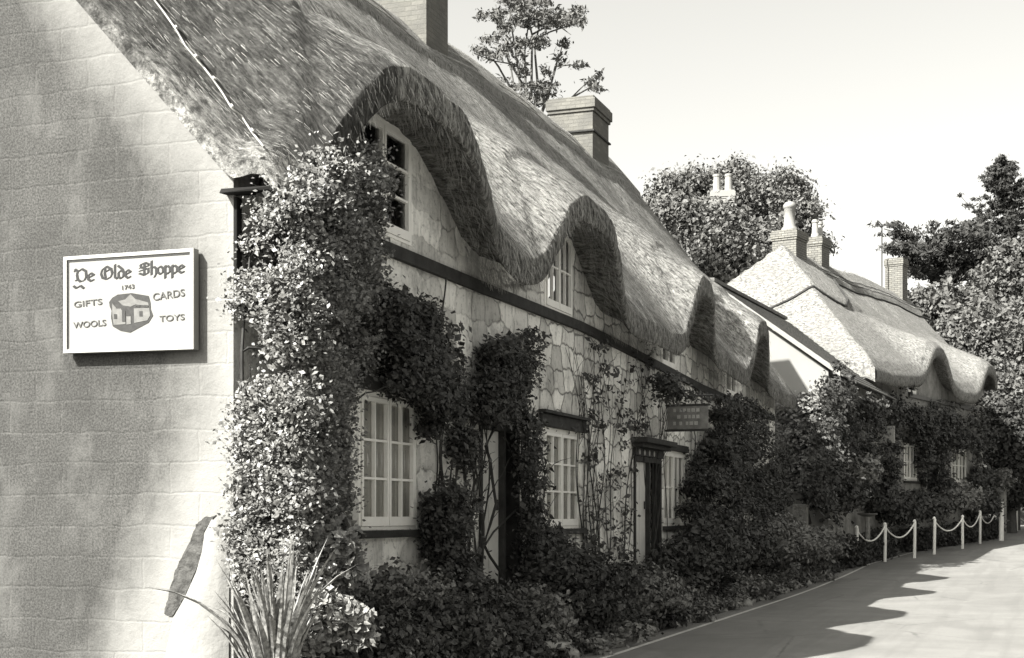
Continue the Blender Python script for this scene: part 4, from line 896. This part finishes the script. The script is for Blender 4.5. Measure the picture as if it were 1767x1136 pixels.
# ------------------------------------------------------------------ trees
def tree(name, label, lobes, base, mat, n, per, rad, size, trunk=.25, cat='tree', up=.3, fill=.45, crown='crown', gap=-.15, stemv=True):
    """lobes: list of (center, (rx, ry, rz))"""
    e = empty(name, base, 0, label, cat); B = Vector(base); P_ = []; vol = [l[1][0]*l[1][2] for l in lobes]; tot = sum(vol); k_ = 0
    while len(P_) < n and k_ < n*30:
        k_ += 1; c, r = random.choices(lobes, vol)[0]; d = Vector((random.gauss(0, 1), random.gauss(0, 1), random.gauss(0, 1))).normalized(); k = random.random()**fill*(1+.22*mnoise.noise(d*2.3+Vector(c)))
        p = Vector(c)+Vector((d.x*r[0], d.y*r[1], d.z*r[2]))*k
        if mnoise.noise(p*.75) < gap: continue
        P_.append(p-B)
    npmesh(crown, clumpy(P_, per, rad, size, up=up), 4, mat, e)
    t = MB(); top = sum((Vector(l[0]) for l in lobes), Vector())/len(lobes)-B; q = [Vector((0, 0, -.3)), Vector((random.gauss(0, .1), 0, top.z*.4)), Vector((top.x*.6, top.y*.6, top.z*.75)), top]; t.tube(q, trunk, 8, trunk*.35)
    for l in lobes:
        for _ in range(6):
            a = q[2].lerp(q[3], random.random()); b = random.choice(P_); t.tube([a, a.lerp(b, .5)+Vector((0, 0, -.15)), b], trunk*.3, 5, trunk*.06)
    t.build('trunk', M['bark'], e); return e
def lob(u, v, D, ru, rv, ry=None): return (tuple(atd(u, v, D)), (ru*D/FPX, (ry or ru)*D/FPX, rv*D/FPX))
def gb(u, D): p = atd(u, 800, D); return (p.x, p.y, gz(p.x, p.y))
D = 64; F5 = 54; tree('round_tree', 'large round leafy tree rising behind the near thatch around the white twin chimney', [lob(1190, 395, D, 88, 92), lob(1262, 365, D, 80, 72), lob(1335, 385, D, 72, 84), lob(1235, 412, F5, 85, 52), lob(1330, 440, F5, 60, 50), lob(1160, 400, F5, 50, 55), lob(1250, 470, F5, 100, 60), lob(1375, 430, D, 48, 62), lob(1290, 490, D, 90, 60), lob(1130, 370, D, 45, 45)], gb(1250, D), M['leaf_tree'], 3300, 70, .30, .10, .4, gap=-.12)
D = 72; tree('leafy_tree', 'grey-leaved tree just right of the far cottage chimney', [lob(1620, 540, D, 55, 48), lob(1650, 570, D, 70, 60), lob(1590, 560, D, 50, 45)], gb(1640, D), M['leaf_wood'], 1300, 60, .34, .14, .3)
D = 78; tree('leafy_tree', 'tall grey-leaved tree at the right edge below the pointed conifer', [lob(1745, 475, D, 52, 60), lob(1715, 530, D, 56, 50), lob(1765, 540, D, 60, 90)], gb(1740, D), M['leaf_wood'], 1400, 60, .36, .145, .35)
D = 66; tree('leafy_tree', 'broad leafy tree filling the slope above the far end of the second thatch', [lob(1690, 600, D, 62, 60), lob(1740, 630, D, 62, 70), lob(1650, 600, D, 50, 45), lob(1765, 580, D, 50, 60)], gb(1720, D), M['leaf_wood'], 1400, 60, .34, .13, .3)
D = 61; tree('leafy_tree', 'lower paler tree beside the last eyebrow of the second thatch', [lob(1750, 690, D, 50, 50), lob(1715, 670, D, 36, 45), lob(1765, 740, D, 50, 60)], gb(1750, D), M['leaf_wood'], 1000, 60, .30, .12, .25)
D = 57.5; tree('yew_bush', 'tall dark yew between the far cottage and the right edge', [lob(1725, 760, D, 42, 60), lob(1760, 800, D, 40, 70), lob(1720, 830, D, 40, 50), lob(1765, 740, D, 30, 45)], gb(1745, D), M['needle'], 1200, 60, .24, .10, .25, 'bush')
# a farther belt of trees that closes the view
D = 95; tree('distant_tree', 'distant tree showing behind the others at the right edge', [lob(1700, 640, D, 90, 110), lob(1765, 700, D, 70, 140), lob(1640, 640, D, 60, 60)], gb(1720, D), M['leaf_wood'], 900, 36, .55, .3, .4)
# conifers
def conifer(name, label, u, vtop, vbot, D, wpx, tiers, mat, lean=0, base_v=None):
    b = gb(u, D); e = empty(name, b, 0, label, 'conifer'); B = Vector(b); T = atd(u+lean, vtop, D)-B; F_ = atd(u, vbot, D)-B; t = MB(); t.tube([Vector((0, 0, -.3)), F_, T], [.3, .2, .03], 7); P_ = []
    W = wpx*D/FPX
    for i in range(tiers):
        f = (i+.4)/tiers; R = 1.15*W*(f**.65)*random.uniform(.8, 1.15)
        for _ in range(9):
            az = random.uniform(0, 2*math.pi); d = Vector((math.cos(az), math.sin(az), 0)); rr = R*random.uniform(.4, 1.3); c = T.lerp(F_, min(1, max(.01, f+random.gauss(0, .035)))); pts = []
            for s in range(7): q = s/6; pts.append(c+d*rr*q+Vector((0, 0, -.30*rr*math.sin(q*2.2)+.26*rr*q*q*2)))
            t.tube(pts, .05, 4, .012)
            for s in range(1, 7):
                for _k in range(2): P_.append(pts[s]+Vector((random.gauss(0, .09*rr*.5), random.gauss(0, .09*rr*.5), random.gauss(-.04, .03))))
    npmesh('crown', clumpy(P_, 22, .11, .075, up=.2, flat=.35, elong=3.2), 4, mat, e); t.build('trunk', M['bark'], e)
conifer('pointed_conifer', 'dark pointed conifer with drooping tiers at the top right edge', 1748, 276, 425, 84, 85, 11, M['needle'], -22)
b = gb(1640, 80); e = empty('cedar_tree', b, 0, 'dark spreading cedar with flat tiers above the second cottage', 'cedar'); B = Vector(b); t = MB(); P_ = []; A = lambda u, v, dd=0: atd(u, v, 80+dd)-B
trk = [Vector((0, 0, -.3)), A(1640, 520), A(1630, 465), A(1622, 430)]; t.tube(trk, [.5, .38, .28, .12], 8)
for pts_ in ([(1628, 462), (1600, 430), (1560, 405), (1525, 395)], [(1630, 462), (1590, 440), (1560, 432), (1530, 430)], [(1628, 460), (1640, 425), (1648, 390)], [(1632, 465), (1665, 430), (1700, 405)], [(1635, 470), (1675, 445), (1712, 425)], [(1625, 455), (1610, 425), (1632, 395)], [(1640, 480), (1670, 465), (1695, 448)], [(1636, 482), (1655, 478), (1672, 462)], [(1622, 474), (1590, 462), (1556, 452)], [(1640, 485), (1600, 470), (1575, 474)], [(1640, 470), (1680, 425), (1692, 398)], [(1628, 466), (1655, 415), (1675, 385)]):
    dd = random.uniform(-2.5, 2.5); q = [A(u, v, dd*(i/(len(pts_)-1))) for i, (u, v) in enumerate(pts_)]; t.tube(q, .12, 5, .025)
    for a, c in zip(q[:-1], q[1:]):
        for _ in range(24): f = random.random(); P_.append(a.lerp(c, f)+Vector((random.gauss(0, .36), random.gauss(0, .6), random.gauss(.05, .20))))
npmesh('crown', clumpy(P_, 24, .17, .09, up=.3, flat=.35, elong=3.2), 4, M['needle'], e); t.build('trunk', M['bark'], e)
# the tall thin pine behind the ridge
b = gb(915, 46); e = empty('tall_pine', b, 0, 'tall open-crowned pine with several thin stems behind the near chimneys', 'pine'); B = Vector(b); t = MB(); P_ = []; A = lambda u, v, dd=0: atd(u, v, 46+dd)-B
base = A(915, 240); t.tube([Vector((0, 0, -.3)), base], .3, 8, .2)
br_ = [[(915, 240), (917, 150), (918, 60), (905, 10), (900, -30)], [(915, 240), (928, 150), (922, 80), (935, 30), (960, 15)], [(912, 240), (898, 150), (888, 80), (880, 30), (885, 0)], [(915, 240), (907, 160), (905, 90), (912, 40), (925, -10)],
 [(905, 230), (880, 150), (860, 115), (845, 95), (825, 95)], [(895, 200), (882, 120), (875, 80), (862, 55)], [(918, 235), (945, 170), (958, 115), (966, 95), (972, 72)], [(920, 230), (950, 150), (962, 110)], [(888, 80), (865, 50), (850, 30), (830, 22)], [(918, 60), (945, 45), (970, 35), (1000, 20)], [(918, 70), (950, 55), (980, 45), (1003, 40)], [(925, 45), (965, 45), (985, 60)], [(905, 150), (880, 110), (850, 105), (818, 92)], [(882, 120), (868, 78), (840, 68)], [(925, 215), (985, 170), (1005, 150), (1030, 125)], [(985, 170), (1015, 153), (1038, 148)], [(958, 115), (985, 112), (1000, 118)], [(905, 20), (925, 0), (945, -10)], [(912, 40), (890, 15), (870, 5)], [(905, 185), (885, 165), (868, 165)]]
for pts_ in br_:
    dd = random.uniform(-1.2, 1.2); q = [A(u, v, dd*(i/(len(pts_)-1))) for i, (u, v) in enumerate(pts_)]; t.tube(q, .055 if len(pts_) > 4 else .035, 5, .012)
for u, v, ru, rv, n in ((905, 30, 24, 14, 60), (945, 32, 25, 14, 60), (975, 35, 18, 12, 36), (998, 18, 6, 6, 9), (1000, 38, 6, 5, 8), (885, 5, 20, 10, 36), (925, 0, 25, 9, 36), (855, 27, 10, 8, 12), (830, 22, 5, 5, 5), (870, 50, 10, 6, 9), (845, 68, 9, 4, 7), (828, 88, 12, 6, 12), (845, 97, 10, 6, 10), (868, 95, 12, 9, 8), (885, 78, 16, 8, 14), (912, 74, 22, 6, 16), (935, 72, 10, 5, 8), (900, 100, 18, 14, 10), (972, 73, 6, 5, 8), (965, 105, 6, 8, 6), (943, 122, 4, 8, 6), (998, 114, 7, 4, 5), (1020, 145, 10, 4, 9), (1032, 130, 3, 6, 4), (1030, 153, 6, 4, 4), (900, 150, 22, 6, 12), (925, 155, 20, 12, 20), (950, 150, 8, 8, 8), (905, 172, 14, 10, 16), (935, 175, 14, 10, 14), (905, 125, 10, 8, 6), (870, 140, 8, 5, 4), (862, 65, 6, 4, 4)):
    for _ in range(n): P_.append(A(random.gauss(u, ru*.62), random.gauss(v, rv*.62), random.gauss(0, .9)))
npmesh('crown', clumpy(P_, 15, .10, .06, up=.3, flat=.5, elong=2.6), 4, M['pine'], e); t.build('trunk', M['bark'], e)

# unseen hedge added across the road to block sky light from the fronts
for k, (x0, y0, y1, h) in enumerate(((13.5, -16, 12, 6), (13.0, 10, 40, 6.5), (12.5, 38, 66, 6))):
    rows = []
    for y in np.linspace(y0, y1, 40):
        row = []
        for q in np.linspace(0, math.pi, 16): p = Vector((x0+1.6-2.2*math.cos(q)*(1 if q < 1.57 else 1), y, -.2+h*math.sin(q)**.5)); n_ = .9*mnoise.noise(p*.45)+.3*mnoise.noise(p*1.6); row.append((p.x+n_, p.y, p.z+n_*.8))
        rows.append(row)
    o = gridmesh('roadside_hedge', np.array(rows), M['needle']); tag(o, ['tall dark hedge across the road behind the camera', 'tall dark hedge across the road opposite the cottages', 'tall dark hedge across the road near the bend'][k], 'hedge')
    P_ = [tuple(Vector(rows[random.randrange(40)][random.randrange(2, 14)])) for _ in range(900)]
    npmesh('leaves', clumpy(P_, 30, .5, .16), 4, M['leaf_dark'], o)
